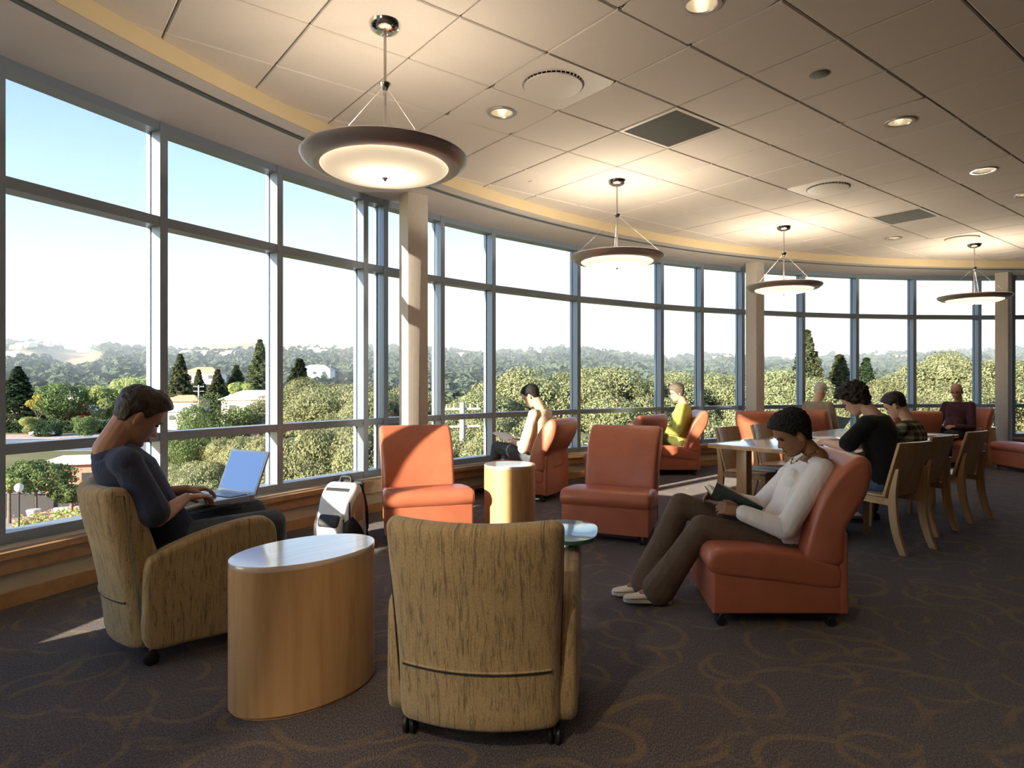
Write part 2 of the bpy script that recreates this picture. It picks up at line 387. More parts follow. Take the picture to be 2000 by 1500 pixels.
# solid walls beside and behind
arc_band(RW-.02, RW+.15, 0, Z_SOF+.05, 196.2, ABACK).build('wall_left', MATS['wall_paint'], kind='structure', label='solid painted wall beyond the last window bay')
MB().box((-3.3,-7.2,0),(16,-7,3.6)).build('wall_back', MATS['back_wall_paint'], kind='structure', label='plain wall behind the reading lounge')
MB().box((15,-7,0),(15.2,11.2,3.6)).build('wall_right', MATS['back_wall_paint'], kind='structure', label='plain wall on the far right of the lounge')
pe = pol(RW, AEND); MB().box((pe.x-.1,pe.y-.15,0),(15.2,pe.y+.05,3.6)).build('wall_far', MATS['back_wall_paint'], kind='structure', label='plain wall to the right of the curved windows')
# unseen block added left of the frame, shaped to keep low sun off nearer bays
wg = MB(); q_ = [Vector((-8.2,-2.60,0)), Vector((-5.6,-6.0,0)), Vector((-9.5,-18,0)), Vector((-18,-22,0)), Vector((-20,-14.35,0))]
wg.rings([[Vector((p.x,p.y,z)) for p in q_] for z in (-8.3, 7.5)]).build('sun_blocker', MATS['column_paint'], kind='structure', label='unseen plain block added beyond the left edge to block the sun')
# columns aligned with the ceiling grid
DA = Vector((.790,.613,0)); DB = Vector((-.613,.790,0))
for n, (cx, cy, lab) in enumerate([(-1.038,6.50,'square plaster column standing behind the sunlit orange chair'),(3.83,10.20,'square plaster column in the middle of the far windows'),(8.50,11.15,'square plaster column by the round wooden drum at the far right')]):
    c = Vector((cx,cy,0)); q = [c, c+DA*.23, c+DA*.23+DB*.19, c+DB*.19]
    mb = MB(); mb.rings([[Vector((p.x-c.x,p.y-c.y,z)) for p in q] for z in (0, Z_SOF+.02)])
    o = mb.build('column', MATS['column_paint'], bevel=.008, kind='structure', label=lab); o.location = c
# ------------------------------------------------------------------ ceiling: lay-in tiles
TA, TB = .631, .589; A0, B0 = 1.981, 3.021
ceil = MB().rings([[pol(RW+.2, 60+150*k/60, Z_CEIL+.18) for k in range(61)] + [Vector((-1.5,-9,Z_CEIL+.18)), Vector((16,-9,Z_CEIL+.18)), Vector((16,10,Z_CEIL+.18))],
                   [pol(RW+.2, 60+150*k/60, Z_CEIL+.4) for k in range(61)] + [Vector((-1.5,-9,Z_CEIL+.4)), Vector((16,-9,Z_CEIL+.4)), Vector((16,10,Z_CEIL+.4))]])
ceil = ceil.build('ceiling', MATS['ceiling_grid'], kind='structure', label='suspended ceiling of square pale tiles')
def cell_of(p): return (math.floor((p.dot(DA)-A0)/TA), math.floor((p.dot(DB)-B0)/TB))
def cell_c(i, j, z=Z_CEIL): 
    q = DA*(A0+(i+.5)*TA) + DB*(B0+(j+.5)*TB); return Vector((q.x,q.y,z))
def ceil_pt(px, py): return on(px, py, Z_CEIL)
ROTC = math.atan2(DA.y, DA.x)
gap = .010
def tile_mesh():
    x, y = TA/2-gap/2, TB/2-gap/2; b = .006
    mb = MB(); mb.rings([[(-x+b,-y+b,0),(x-b,-y+b,0),(x-b,y-b,0),(-x+b,y-b,0)], [(-x,-y,b),(x,-y,b),(x,y,b),(-x,y,b)], [(-x,-y,.011),(x,-y,.011),(x,y,.011),(-x,y,.011)]])
    me = mb.mesh('ceiling_tile'); me.materials.append(MATS['ceiling_tile']); return me
TILE = tile_mesh()
def hole_tile(off, r):
    x, y = TA/2-gap/2, TB/2-gap/2; n = 32; o = []; c = []
    for k in range(n):
        t_ = 2*math.pi*k/n+math.pi/4; d = Vector((math.cos(t_), math.sin(t_))); s = min(x/abs(d.x) if abs(d.x)>1e-6 else 9, y/abs(d.y) if abs(d.y)>1e-6 else 9)
        o.append((d.x*s, d.y*s)); c.append((off[0]+r*d.x, off[1]+r*d.y))
    mb = MB(); mb.rings([[(p[0],p[1],.011) for p in o],[(p[0],p[1],0) for p in o],[(p[0],p[1],0) for p in c],[(p[0],p[1],.011) for p in c]], cap=False)
    me = mb.mesh('ceiling_tile'); me.materials.append(MATS['ceiling_tile']); return me
DOWN = [(980,220),(1370,8),(1757,238),(1920,333),(1745,465),(2003,380)]
DIFF = [(1083,160),(1606,366),(1876,459)]
GRIL = [(1310,247),(1768,419)]
skip = {}; special = {}
for p in DIFF: skip[cell_of(ceil_pt(*p))] = 'd'
for p in GRIL: skip[cell_of(ceil_pt(*p))] = 'g'
def to_cell(p, ij):
    d = p - cell_c(*ij); return (d.dot(DA), d.dot(DB))
for p in DOWN:
    w = ceil_pt(*p); ij = cell_of(w); lx, ly = to_cell(w, ij); lx = max(-.19, min(.19, lx)); ly = max(-.17, min(.17, ly)); special[ij] = (lx, ly)
FILL_DOWN = [(-.6,-1.7,30),(2.6,-.6,3),(-1.6,-.5,165),(-1.2,-3.0,50),(1.6,1.0,3),(5.5,1.5,3)]  # unseen downlights added around and behind the camera as fill light
for x_, y_, e_ in FILL_DOWN: special[cell_of(Vector((x_,y_,0)))] = (0,0)
cells = []
for i in range(-40, 40):
    for j in range(-40, 40):
        c = cell_c(i, j)
        if (c - Vector((CX,CY,Z_CEIL))).length > RW-.35 or c.y < -8 or c.x > 15: continue
        inf = c.y > .5 and abs(c.x) < c.y*.82+.5 and (Z_CEIL-CAM_H)/c.y < .62+.12
        cells.append((0 if inf else 1, c.y if inf else 99, i, j))
cells.sort(); nt = 0; rest = MB()
for vis, dist, i, j in cells:
    if (i, j) in skip: continue
    c = cell_c(i, j)
    if nt < 300 or (i, j) in special:
        o = bpy.data.objects.new('ceiling_tile', hole_tile(special[(i,j)], .088) if (i,j) in special else TILE); COL.objects.link(o)
        o.location = c; o.rotation_euler = (0,0,ROTC); o.parent = ceil; nt += 1
    else:
        M = Matrix.Translation(c) @ Matrix.Rotation(ROTC, 4, 'Z'); x, y = TA/2-gap/2, TB/2-gap/2
        rest.box((-x,-y,0),(x,y,.011), M)
rest.build('ceiling_tile_field', MATS['ceiling_tile'], ceil, kind='stuff')
# suspension tees behind the tile joints
def tee(p, q):
    o = MB().bar(p, q, .024, .008).build('grid_tee', MATS['tee_paint'], ceil)
def clip_line(o, d):
    ts = [t_ for t_ in np.arange(-25, 25, .05) if (lambda p: (p-Vector((CX,CY,0))).length < RW-.3 and p.y > -7 and p.x < 15)(o+d*t_)]
    return (o+d*min(ts), o+d*max(ts)) if len(ts) > 4 else None
for i in range(-24, 26):
    for o_, d_ in ((DA*(A0+i*TA), DB), (DB*(B0+i*TB), DA)):
        c2 = clip_line(o_, d_)
        if c2: tee(Vector((c2[0].x,c2[0].y,Z_CEIL+.0155)), Vector((c2[1].x,c2[1].y,Z_CEIL+.0155)))
# recessed downlights
def downlight(w, lab, energy=0.07):
    r = empty('recessed_downlight', w, 0, label=lab, cat='ceiling light', group='recessed ceiling downlights')
    MB().lathe([(.086,0),(.108,-.002),(.106,-.008),(.084,-.008),(.080,.0)], 36, cap=False, closed=True).build('trim_ring', MATS['brushed'], r, smooth=40)
    MB().lathe([(.083,-.004),(.083,.0),(.075,.05),(.055,.12),(.045,.125),(.0001,.126)], 36, cap=False).build('reflector', MATS['reflector'], r, smooth=60)
    MB().ellipsoid((0,0,.105),(.028,.028,.028),14,8).build('bulb', MATS['bulb'], r, smooth=180)
    ld = bpy.data.lights.new('downlight_lamp','POINT'); ld.energy = energy; ld.color = (1,.84,.62); ld.shadow_soft_size = .03
    lo = bpy.data.objects.new('downlight_lamp', ld); COL.objects.link(lo); lo.parent = r; lo.location = (0,0,.055)
    return r
dl = ['recessed downlight left of the round air diffuser nearest the front pendant','large recessed downlight cut by the top edge of the picture','recessed downlight on the right side of the ceiling beside the grey disc','recessed downlight near the right edge, above the smaller one','small recessed downlight above the far end of the long table','recessed downlight cut by the right edge of the picture']
for p, lab in zip(DOWN, dl):
    w = ceil_pt(*p); ij = cell_of(w); lx, ly = special[ij]; q = cell_c(*ij) + DA*lx + DB*ly
    downlight(Vector((q.x,q.y,Z_CEIL)), lab)
# round supply diffusers on square panels
dlab = ['round air diffuser on a square panel beside the nearest pendant','round air diffuser above the third pendant','small far round air diffuser above the fourth pendant']
for p, lab in zip(DIFF, dlab):
    q = cell_c(*cell_of(ceil_pt(*p))); r = empty('air_diffuser', (q.x,q.y,Z_CEIL), ROTC, label=lab, cat='air diffuser', group='round ceiling air diffusers')
    x, y = TA/2-.006, TB/2-.006; n = 48; o_ = []; c_ = []
    for k in range(n):
        t_ = 2*math.pi*k/n+math.pi/4; d = Vector((math.cos(t_), math.sin(t_))); s_ = min(x/max(abs(d.x),1e-6), y/max(abs(d.y),1e-6)); o_.append((d.x*s_, d.y*s_)); c_.append((.209*d.x,.209*d.y))
    mb = MB(); mb.rings([[(a_,b_,.011) for a_,b_ in o_],[(a_,b_,-.003) for a_,b_ in o_],[(a_,b_,-.003) for a_,b_ in c_],[(a_*.97,b_*.97,.02) for a_,b_ in c_]], cap=False)
    mb.build('panel', MATS['white_metal'], r, smooth=40)
    MB().lathe([(.0001,-.020),(.17,-.020),(.195,-.016),(.198,-.010),(.19,-.004),(.0001,-.004)], 48, cap=False).build('face_plate', MATS['white_metal'], r, smooth=50)
    MB().lathe([(.208,.011),(.0001,.011)], 48, cap=False).build('throat', MATS['dark_under'], r)
    for k in range(40):
        t_ = 2*math.pi*k/40; 
        if k == 0: vane = MB().box((.196,-.002,-.010),(.207,.002,.010)).mesh('vane'); vane.materials.append(MATS['white_metal'])
        o = bpy.data.objects.new('vane', vane); COL.objects.link(o); o.parent = r; o.rotation_euler = (0,0,t_)
for p, lab in zip(GRIL, ['square grey return air grille near the second pendant','far square grey return air grille above the long table']):
    q = cell_c(*cell_of(ceil_pt(*p))); r = empty('return_grille', (q.x,q.y,Z_CEIL), ROTC, label=lab, cat='air vent', group='square ceiling grilles')
    x, y = TA/2-.006, TB/2-.006
    mb = MB(); mb.rings([[(-x,-y,.011),(x,-y,.011),(x,y,.011),(-x,y,.011)],[(-x,-y,-.004),(x,-y,-.004),(x,y,-.004),(-x,y,-.004)],[(-x+.03,-y+.03,-.004),(x-.03,-y+.03,-.004),(x-.03,y-.03,-.004),(-x+.03,y-.03,-.004)],[(-x+.03,-y+.03,.008),(x-.03,-y+.03,.008),(x-.03,y-.03,.008),(-x+.03,y-.03,.008)]], cap=False).build('frame', MATS['white_metal'], r)
    mb = MB()
    for k in range(34):
        u = -x+.035 + (2*x-.07)*k/33; mb.box((u-.0025,-y+.03,-.002),(u+.0025,y-.03,.004))
    mb.build('grille_bars', MATS['grille'], r, kind='stuff')
    MB().box((-x+.02,-y+.02,.0045),(x-.02,y-.02,.009)).build('core', MATS['grille'], r)
for p, s_, lab in [((1600,145),.062,'grey flush sprinkler cover disc in the right part of the ceiling'),((1038,355),.032,'small flush sprinkler cap left of the second pendant'),((1499,468),.035,'small flush sprinkler cap left of the third pendant')]:
    w = ceil_pt(*p); o = MB().lathe([(.0001,-.006),(s_*.9,-.006),(s_,-.003),(s_,.001)], 28, cap=False).build('sprinkler_cover', MATS['grille'] if s_>.05 else MATS['white_metal'], smooth=40, label=lab, cat='sprinkler')
    o.location = (w.x,w.y,Z_CEIL)
# pendants
def make_pendant():
    r = empty('pendant_lamp', (0,0,0))
    D = -.765
    MB().lathe([(.0001,-.052),(.045,-.050),(.075,-.036),(.088,-.012),(.092,0),(.0001,0)], 40, cap=False).build('canopy', MATS['chrome'], r, smooth=50)
    MB().tube([(0,0,-.03),(0,0,D)], .0085, 12).build('rod', MATS['brushed'], r, smooth=60)
    MB().lathe([(.0001,-.335),(.034,-.335),(.034,-.341),(.013,-.378),(.0001,-.378)], 28, cap=False).build('collar', MATS['chrome'], r, smooth=30)
    MB().lathe([(.012,-.378),(.012,-.395),(.0001,-.395)], 16, cap=False).build('collar_tip', MATS['chrome'], r, smooth=30)
    for k in range(3):
        t_ = 2*math.pi*k/3+.6; MB().tube([(.02*math.cos(t_),.02*math.sin(t_),-.36),(.44*math.cos(t_),.44*math.sin(t_),D+.02)], .0016, 6).build('cable', MATS['brushed'], r)
    ri = MB().lathe([(.352,D-.045),(.362,D-.048),(.415,D-.042),(.455,D-.012),(.464,D+.006),(.455,D+.016),(.435,D+.020),(.43,D+.012),(.44,D+.004),(.41,D-.026),(.36,D-.034),(.352,D-.036)], 72, cap=False, closed=True).build('rim', MATS['brushed'], r, smooth=40)
    pr = []
    for k in range(15):
        u = k/14; pr.append((.358*math.cos(u*math.pi/2)**.9 if k < 14 else .0001, D-.040-.062*math.sin(u*math.pi/2)**1.0))
    MB().lathe(pr, 64, cap=False).build('glass_bowl', MATS['bowl_glass'], r, smooth=180)
    MB().lathe([(.0001,D-.125),(.006,D-.122),(.011,D-.112),(.018,D-.106),(.018,D-.100),(.0001,D-.100)], 20, cap=False).build('finial', MATS['brushed'], r, smooth=30)
    MB().lathe([(.0001,D+.01),(.018,D+.01),(.018,D-.01),(.0001,D-.01)], 16, cap=False).build('socket_plate', MATS['white_metal'], r)
    return r
PEND = [((752,47),'nearest and largest hanging bowl pendant lamp with steel rim'),((1205,353),'second hanging bowl pendant lamp, in front of the far windows'),((1531,443),'third hanging bowl pendant lamp, overlapping the middle column'),((1903,477),'farthest hanging bowl pendant lamp at the right column')]
pproto = make_pendant()
setp(pproto, label='x', cat='pendant lamp', group='hanging bowl pendants')
for k, (p, lab) in enumerate(PEND):
    w = ceil_pt(*p); o = pproto if k == 0 else copy_tree(pproto)
    o['label'] = lab; o.location = (w.x,w.y,Z_CEIL); o.rotation_euler = (0,0,k*.7+.2)
    ld = bpy.data.lights.new('pendant_bulb','POINT'); ld.energy = 19.0; ld.color = (1,.87,.68); ld.shadow_soft_size = .035
    lo = bpy.data.objects.new('pendant_bulb', ld); COL.objects.link(lo); lo.parent = o; lo.location = (0,0,-.765-.050)

for k, (x, y, lab) in enumerate([(-1.7,.35,'unseen bowl pendant added as fill light behind the camera by the windows'),(-1.6,-3.0,'unseen bowl pendant added as fill light far behind the camera')]):  # unseen pendants added behind the camera for fill light
    o = copy_tree(pproto); o['label'] = lab; o.location = (x,y,Z_CEIL)
for k, (x, y, e) in enumerate(FILL_DOWN):
    ij = cell_of(Vector((x,y,0))); q = cell_c(*ij); downlight(Vector((q.x,q.y,Z_CEIL)), ['unseen fill downlight added just behind the camera','unseen fill downlight added behind the camera to the right','unseen fill downlight added behind the camera close to the windows','unseen fill downlight added far behind the camera','unseen fill downlight added above and right of the camera','unseen fill downlight added over the dark right side of the room'][k], e)
# ================================================================== furniture
def caster(parent, x, y, r=.03, mat='black_rubber', z=None):
    c = empty('caster', (x,y,0)); c.parent = parent
    mb = MB()
    for s in (-1, 1):
        mb.lathe([(.0001,-.010),(r*.8,-.010),(r,-.005),(r,.005),(r*.8,.010),(.0001,.010)], 20, Matrix.Translation((s*.014,0,r)) @ Matrix.Rotation(R_(90),4,'Y'), cap=False)
    mb.build('wheel', MATS[mat], c, smooth=40)
    MB().tube([(0,0,r),(0,0,r*2+.03)], .007, 8).build('stem', MATS['brushed'], c)
    return c
LEATHER = MATS['leather']
def make_orange_chair():
    r = empty('lounge_chair', (0,0,0))
    yf, yr, wf, wr = .36, -.33, .375, .305
    W = lambda y: wr + (wf-wr)*(y-yr)/(yf-yr)
    def warp(x, y, z): return (x*W(y), y, z)
    # base block, wedge shaped with sloping top
    b = [(yr,.075),(yf-.012,.075),(yf-.012,.300),(yr,.235)]
    mb = MB()
    def block(prof, k, rad, nx=1):
        m = MB(); slab(m, [Vector(p) for p in prof], -.34, .34, rad, lambda x,y,z: (x/.34*(W(y)-k), y, z), nx); return m
    block(b, .010, .015).build('base', LEATHER, r, smooth=35)
    sp = [(-.28,.205),(.0,.238),(.28,.270),(.35,.290),(.378,.335),(.366,.385),(.31,.418),(.10,.418),(-.12,.388),(-.27,.345),(-.318,.312),(-.322,.250)]
    block(smooth_poly(sp, 3), 0, .028, 4).build('seat_cushion', LEATHER, r, smooth=60)
    bp = [(-.13,.36),(-.155,.50),(-.19,.62),(-.245,.74),(-.325,.845),(-.385,.895),(-.43,.900),(-.462,.865),(-.466,.80),(-.44,.70),(-.385,.60),(-.345,.53),(-.335,.45),(-.335,.36),(-.30,.33),(-.18,.33)]
    m = MB(); slab(m, [Vector(p) for p in smooth_poly(bp, 3)][::-1], -.315, .315, .035, lambda x,y,z: (x*(1+.07*max(0,z-.4)), y - .02*(1-(x/.31)**2), z), 5)
    m.build('backrest', LEATHER, r, smooth=60)
    m = MB(); slab(m, [Vector(p) for p in [(-.355,.075),(-.31,.075),(-.31,.50),(-.35,.50)]], -.30, .30, .012); m.build('rear_panel', LEATHER, r, smooth=35)
    MB().box((-.27,-.31,.05),(.27,.33,.078)).build('underframe', MATS['dark_under'], r)
    for x, y in ((-.30,.30),(.30,.30),(-.25,-.28),(.25,-.28)): caster(r, x, y, .026, 'grey_caster' if (x>0 and y>0) else 'black_rubber')
    return r
oc = make_orange_chair(); setp(oc, 'x', 'chair', 'orange leather lounge chairs')
OCH = [
 (-.77,5.60,(.30,-.954),'sunlit orange leather lounge chair beside the backpack, facing the camera'),
 (.88,5.56,(-.40,-.917),'orange leather lounge chair facing the camera, right of the round wooden drum'),
 (1.436,3.73,(-.995,.10),'rust leather lounge chair under the woman in the white blouse'),
 (.20,7.42,(-.88,.47),'rust leather lounge chair seen from behind with the person in pale top'),
 (1.42,8.30,(-.75,.66),'empty rust lounge chair turned to the windows behind the second orange chair'),
 (2.30,9.42,(-1,.05),'orange lounge chair seen side on under the person in yellow'),
 (3.60,9.50,(.30,.954),'empty rust lounge chair in front of the middle column'),
 (4.72,10.05,(.75,.66),'rust lounge chair under the white haired person by the far windows'),
 (7.05,10.30,(-.86,-.50),'dark red lounge chair under the bald man at the far right'),
 (5.75,9.55,(.15,.99),'empty red lounge chair half hidden behind the boy in plaid'),
 (7.62,9.52,(-1,.0),'purplish leather lounge chair cut by the right edge of the picture'),
]
OC = []
for k, (x, y, F, lab) in enumerate(OCH):
    o = oc if k == 0 else copy_tree(oc); o['label'] = lab; o.location = (x,y,0); o.rotation_euler = (0,0,face_rz(*F)); OC.append(o)

TAN = MATS['tan_fabric']
def make_armchair(tablet=False):
    r = empty('armchair', (0,0,0))
    arm = smooth_poly([(-.27,.10),(-.10,.085),(.10,.085),(.285,.095),(.305,.16),(.31,.35),(.31,.52),(.285,.595),(.22,.622),(.06,.605),(-.10,.565),(-.23,.515),(-.275,.47),(-.285,.30)], 4)
    for s in (-1, 1):
        m = MB(); x0, x1 = (.245,.345) if s > 0 else (-.345,-.245); slab(m, arm, x0, x1, .028, None, 1, 5); m.build('arm', TAN, r, smooth=60)
    bk = smooth_poly([(-.16,.30),(-.19,.48),(-.245,.66),(-.315,.80),(-.345,.825),(-.385,.825),(-.415,.795),(-.40,.68),(-.365,.52),(-.335,.36),(-.315,.22),(-.300,.10),(-.26,.085),(-.20,.10)], 4)
    def bw(x, y, z): return (x*(1+.14*max(0,z-.35)), y - .08*(1-(x/.3)**2), z - .012*(1-(x/.3)**2)*(z>.6))
    m = MB(); slab(m, [Vector(p) for p in bk][::-1], -.29, .29, .04, bw, 8, 5); bo = m.build('backrest', TAN, r, smooth=60)
    # welt seam across the back
    path = []
    for k in range(25):
        x = -.262 + .524*k/24; y = -.3285 - .08*(1-(x/.3)**2); path.append((x, y, .305))
    MB().tube(path, .0045, 6).build('piping', TAN, bo, smooth=60)
    MB().tube([(p[0],p[1]+.002,p[2]-.008) for p in path], .0035, 6).build('seam', MATS['dark_under'], bo)
    st = smooth_poly([(-.20,.30),(.25,.33),(.31,.36),(.315,.41),(.27,.445),(.0,.44),(-.20,.42)], 4)
    m = MB(); slab(m, st, -.243, .243, .03, None, 2); m.build('seat_cushion', TAN, r, smooth=60)
    MB().box((-.245,-.24,.10),(.245,.275,.325)).build('seat_base', TAN, r, bevel=.012)
    MB().box((-.27,-.25,.07),(.27,.25,.10)).build('underframe', MATS['dark_under'], r)
    for x, y in ((-.265,-.245),(.265,-.245),(-.265,.235),(.265,.235)): caster(r, x, y, .034)
    if tablet:
        top = empty('tablet', (.30,.20,.655)); top.parent = r
        pl = smooth_poly([(x*.82,y*.82) for x,y in [(-.13,.24),(-.20,.12),(-.16,-.05),(-.06,-.20),(.04,-.22),(.12,-.14),(.14,.02),(.12,.18),(.0,.27)]], 5)
        MB().prism([(p.x,p.y) for p in pl], 0, .004).build('writing_surface', MATS['tablet_glass'], top, bevel=.001)
        MB().prism([(p.x*.995,p.y*.995) for p in pl], -.014, -.0002).build('edge_board', MATS['tablet_edge'], top, bevel=.003)
        MB().tube([(-.01,-.08,-.05),(-.01,-.08,-.014)], .014, 14).build('pivot_post', MATS['chrome'], top, smooth=50)
        MB().lathe([(.0001,-.052),(.03,-.052),(.03,-.042),(.0001,-.040)], 20, Matrix.Translation((-.01,-.08,0)), cap=False).build('pivot_plate', MATS['chrome'], top, smooth=30)
    return r
AC1 = make_armchair(); setp(AC1, 'tan fabric armchair under the man with the laptop', 'armchair', 'tan fabric armchairs')
F1 = Vector((.77,.638,0)); AC1.location = (-1.63,3.33,0); AC1.rotation_euler = (0,0,face_rz(F1.x,F1.y))
AC2 = make_armchair(True); setp(AC2, 'empty tan fabric armchair with tablet arm, its back to the camera', 'armchair', 'tan fabric armchairs')
AC2.location = (-.078,2.60,0); AC2.rotation_euler = (0,0,face_rz(.136,.99))

def drum(name, loc, a_, b_, ang, h, lab):
    r = empty(name, loc, ang, label=lab, cat='table', group='wooden drum tables')
    n = 72; el = lambda k, z: [(a_*k*math.cos(2*math.pi*j/n), b_*k*math.sin(2*math.pi*j/n), z) for j in range(n)]
    MB().rings([el(.97,0), el(.97,.012), el(1,.0121), el(1,h-.022)]).build('body', MATS['maple'], r, smooth=40)
    MB().rings([el(1,h-.0218), el(1.003,h-.019), el(1.003,h-.003), el(.995,h)]).build('top', MATS['maple_top'], r, smooth=40)
    return r
drum('drum_table', (-.87,2.745,0), .32, .212, R_(50), .585, 'large oval wooden drum table in the foreground')
drum('drum_table', (-.02,5.66,0), .222, .222, 0, .585, 'round wooden drum table between the two orange chairs')
drum('drum_table', (7.42,10.42,0) , .30, .26, .3, .60, 'wooden drum table at the far right beside the bald man')

CW = MATS['chair_wood']
def make_wood_chair():
    r = empty('wooden_chair', (0,0,0))
    def cw(x, y, z): return (x, y - .022*(1-(x/.2)**2), z)
    pr = [Vector(p) for p in [(-.185,.425),(-.205,.425),(-.315,.835),(-.297,.840)]]
    m = MB(); slab(m, pr[::-1], -.205, .205, .004, cw, 10, 2); m.build('backrest', CW, r, smooth=35)
    for s in (-1, 1):
        path = smooth_path([(s*.19,-.285,.64),(s*.195,-.262,.52),(s*.198,-.250,.40),(s*.20,-.262,.24),(s*.203,-.295,.10),(s*.205,-.335,0)], 4)
        mb = MB(); rings = []
        for i, p in enumerate(path):
            u = i/(len(path)-1); w = .017; d = .012 + .020*min(1, u*2.2)*(1-.25*max(0,u-.5)*2)
            rings.append([p+Vector((-w,-d,0)), p+Vector((w,-d,0)), p+Vector((w,d,0)), p+Vector((-w,d,0))])
        mb.rings(rings).build('leg', CW, r, bevel=.003, seg=1)
    for s in (-1, 1):
        x = s*.195
        mb = MB(); q = lambda z, k: [(x-.018,.175-k,z),(x+.018,.175-k,z),(x+.018,.218,z),(x-.018,.218,z)]
        mb.rings([q(0,-.012), q(.41,0)]).build('leg', CW, r, bevel=.003, seg=1)
        MB().bar((x,-.245,.382),(x,.175,.393), .030, .055).build('side_rail', CW, r, bevel=.003, seg=1)
        MB().bar((s*.212,-.190,.43),(s*.212,-.305,.835), .018, .022).build('back_edge', CW, r, bevel=.002, seg=1)
    MB().box((-.177,.185,.36),(.177,.21,.412)).build('front_rail', CW, r, bevel=.003, seg=1)
    m = MB(); slab(m, [Vector(p) for p in [(-.20,.413),(.228,.418),(.232,.430),(.225,.440),(-.20,.432)]], -.222, .222, .006, None, 2, 2); m.build('seat', CW, r, smooth=35)
    return r
wc = make_wood_chair(); setp(wc, 'x', 'chair', 'wooden chairs at the long table')
TL = Vector((1.78,5.91,0)); TU = Vector((.743,.669,0)); TV = Vector((.669,-.743,0))
def tp(u, v, z=0): q = TL + TU*u + TV*v; return Vector((q.x,q.y,z))
WCH = [
 (tp(.82,.02), (TV.x,TV.y), 'empty wooden chair with a magazine on its seat at the near end of the table'),
 (tp(1.58,.0), (TV.x,TV.y), 'empty wooden chair behind the head of the woman in white'),
 (tp(2.30,.0), (TV.x,TV.y), 'empty wooden chair at the far end of the long table by the white haired person'),
 (Vector((2.93,5.24,0)), (-.50,.866), 'wooden chair under the person in the black T-shirt'),
 (Vector((3.52,5.83,0)), (-.58,.815), 'wooden chair under the boy in the plaid shirt'),
 (Vector((4.20,6.36,0)), (-.55,.835), 'empty wooden chair pulled out at the right end of the long table'),
]
WC = []
for k, (p, F, lab) in enumerate(WCH):
    o = wc if k == 0 else copy_tree(wc); o['label'] = lab; o.location = p; o.rotation_euler = (0,0,face_rz(*F)); WC.append(o)
# long reading table
TW, TLEN = 1.22, 2.95; TZ = .74
tb = empty('reading_table', tp(TLEN/2, TW/2), math.atan2(TU.y,TU.x), label='long pale wooden reading table', cat='table')
MB().box((-TLEN/2,-TW/2,TZ-.04),(TLEN/2,TW/2,TZ)).build('table_top', MATS['maple_top'], tb, bevel=.006)
MB().box((-TLEN/2-.002,-TW/2-.002,TZ-.036),(TLEN/2+.002,TW/2+.002,TZ-.006)).build('edge_band', MATS['maple_x'], tb)
for x in (-TLEN/2+.28, TLEN/2-.28):
    for y in (-TW/2+.20, TW/2-.20): MB().box((x-.05,y-.05,0),(x+.05,y+.05,TZ-.04)).build('leg', MATS['maple'], tb, bevel=.006)
MB().box((-TLEN/2+.3,-.05,TZ-.12),(TLEN/2-.3,.05,TZ-.04)).build('stretcher', MATS['maple_x'], tb)
plain('paper', (.80,.78,.74), .7, var=.03, scale=60); plain('book_blue', (.42,.50,.62), .5); plain('cover_green', (.06,.085,.075), .45, var=.25, scale=18); plain('box_wood', (.42,.27,.14), .5); plain('page', (.66,.58,.42), .8)
def book(name, loc, rz, w, d, h, cover, lab, cat='book', tilt=None):
    r = empty(name, loc, rz, label=lab, cat=cat)
    MB().box((-w/2,-d/2,0),(w/2,d/2,.003)).build('back_cover', MATS[cover], r); MB().box((-w/2+.004,-d/2+.004,.003),(w/2-.004,d/2-.004,h-.003)).build('page_block', MATS['paper'], r)
    MB().box((-w/2,-d/2,h-.003),(w/2,d/2,h)).build('front_cover', MATS[cover], r, bevel=.001, seg=1); return r
book('magazine', tuple(tp(.80,.13)[:2])+(.441,), .9, .21, .28, .022, 'book_blue', 'pale blue magazine stack on the seat of the nearest empty wooden chair', 'magazine')
book('closed_book', tuple(tp(1.78,.62)[:2])+(TZ,), .75, .20, .26, .05, 'paper', 'thick white book lying on the long table')
bx = MB().box((-.11,-.06,0),(.11,.06,.065)); o = bx.build('wooden_box', MATS['box_wood'], bevel=.004, label='small brown wooden box on the long table behind the papers', cat='box'); o.location = tuple(tp(2.05,.60)[:2])+(TZ,); o.rotation_euler = (0,0,.3)
def open_book(name, loc, rz, w, d, lab, rise=.03, cat='book', tilt=0, cover=None):
    r = empty(name, loc, rz, label=lab, cat=cat); r.rotation_euler = (tilt,0,rz)
    for s in (-1, 1):
        rings = []
        for k in range(9):
            u = k/8; z = rise*math.sin(math.pi*min(1,u*1.15))*.6 + rise*.35*(1-u)
            x = s*w*u; rings.append([(x,-d/2,.001),(x,d/2,.001),(x,d/2,.004+z),(x,-d/2,.004+z)])
        MB().rings(rings).build('page_block', MATS['paper'], r, smooth=60)
    if cover: MB().box((-w-.005,-d/2-.005,-.004),(w+.005,d/2+.005,.0008)).build('cover', MATS[cover], r)
    return r
open_book('open_magazine', tuple(tp(1.02,.70)[:2])+(TZ,), R_(42+90), .21, .30, 'open white magazine under the hands of the person in the black T-shirt', .035, 'magazine')
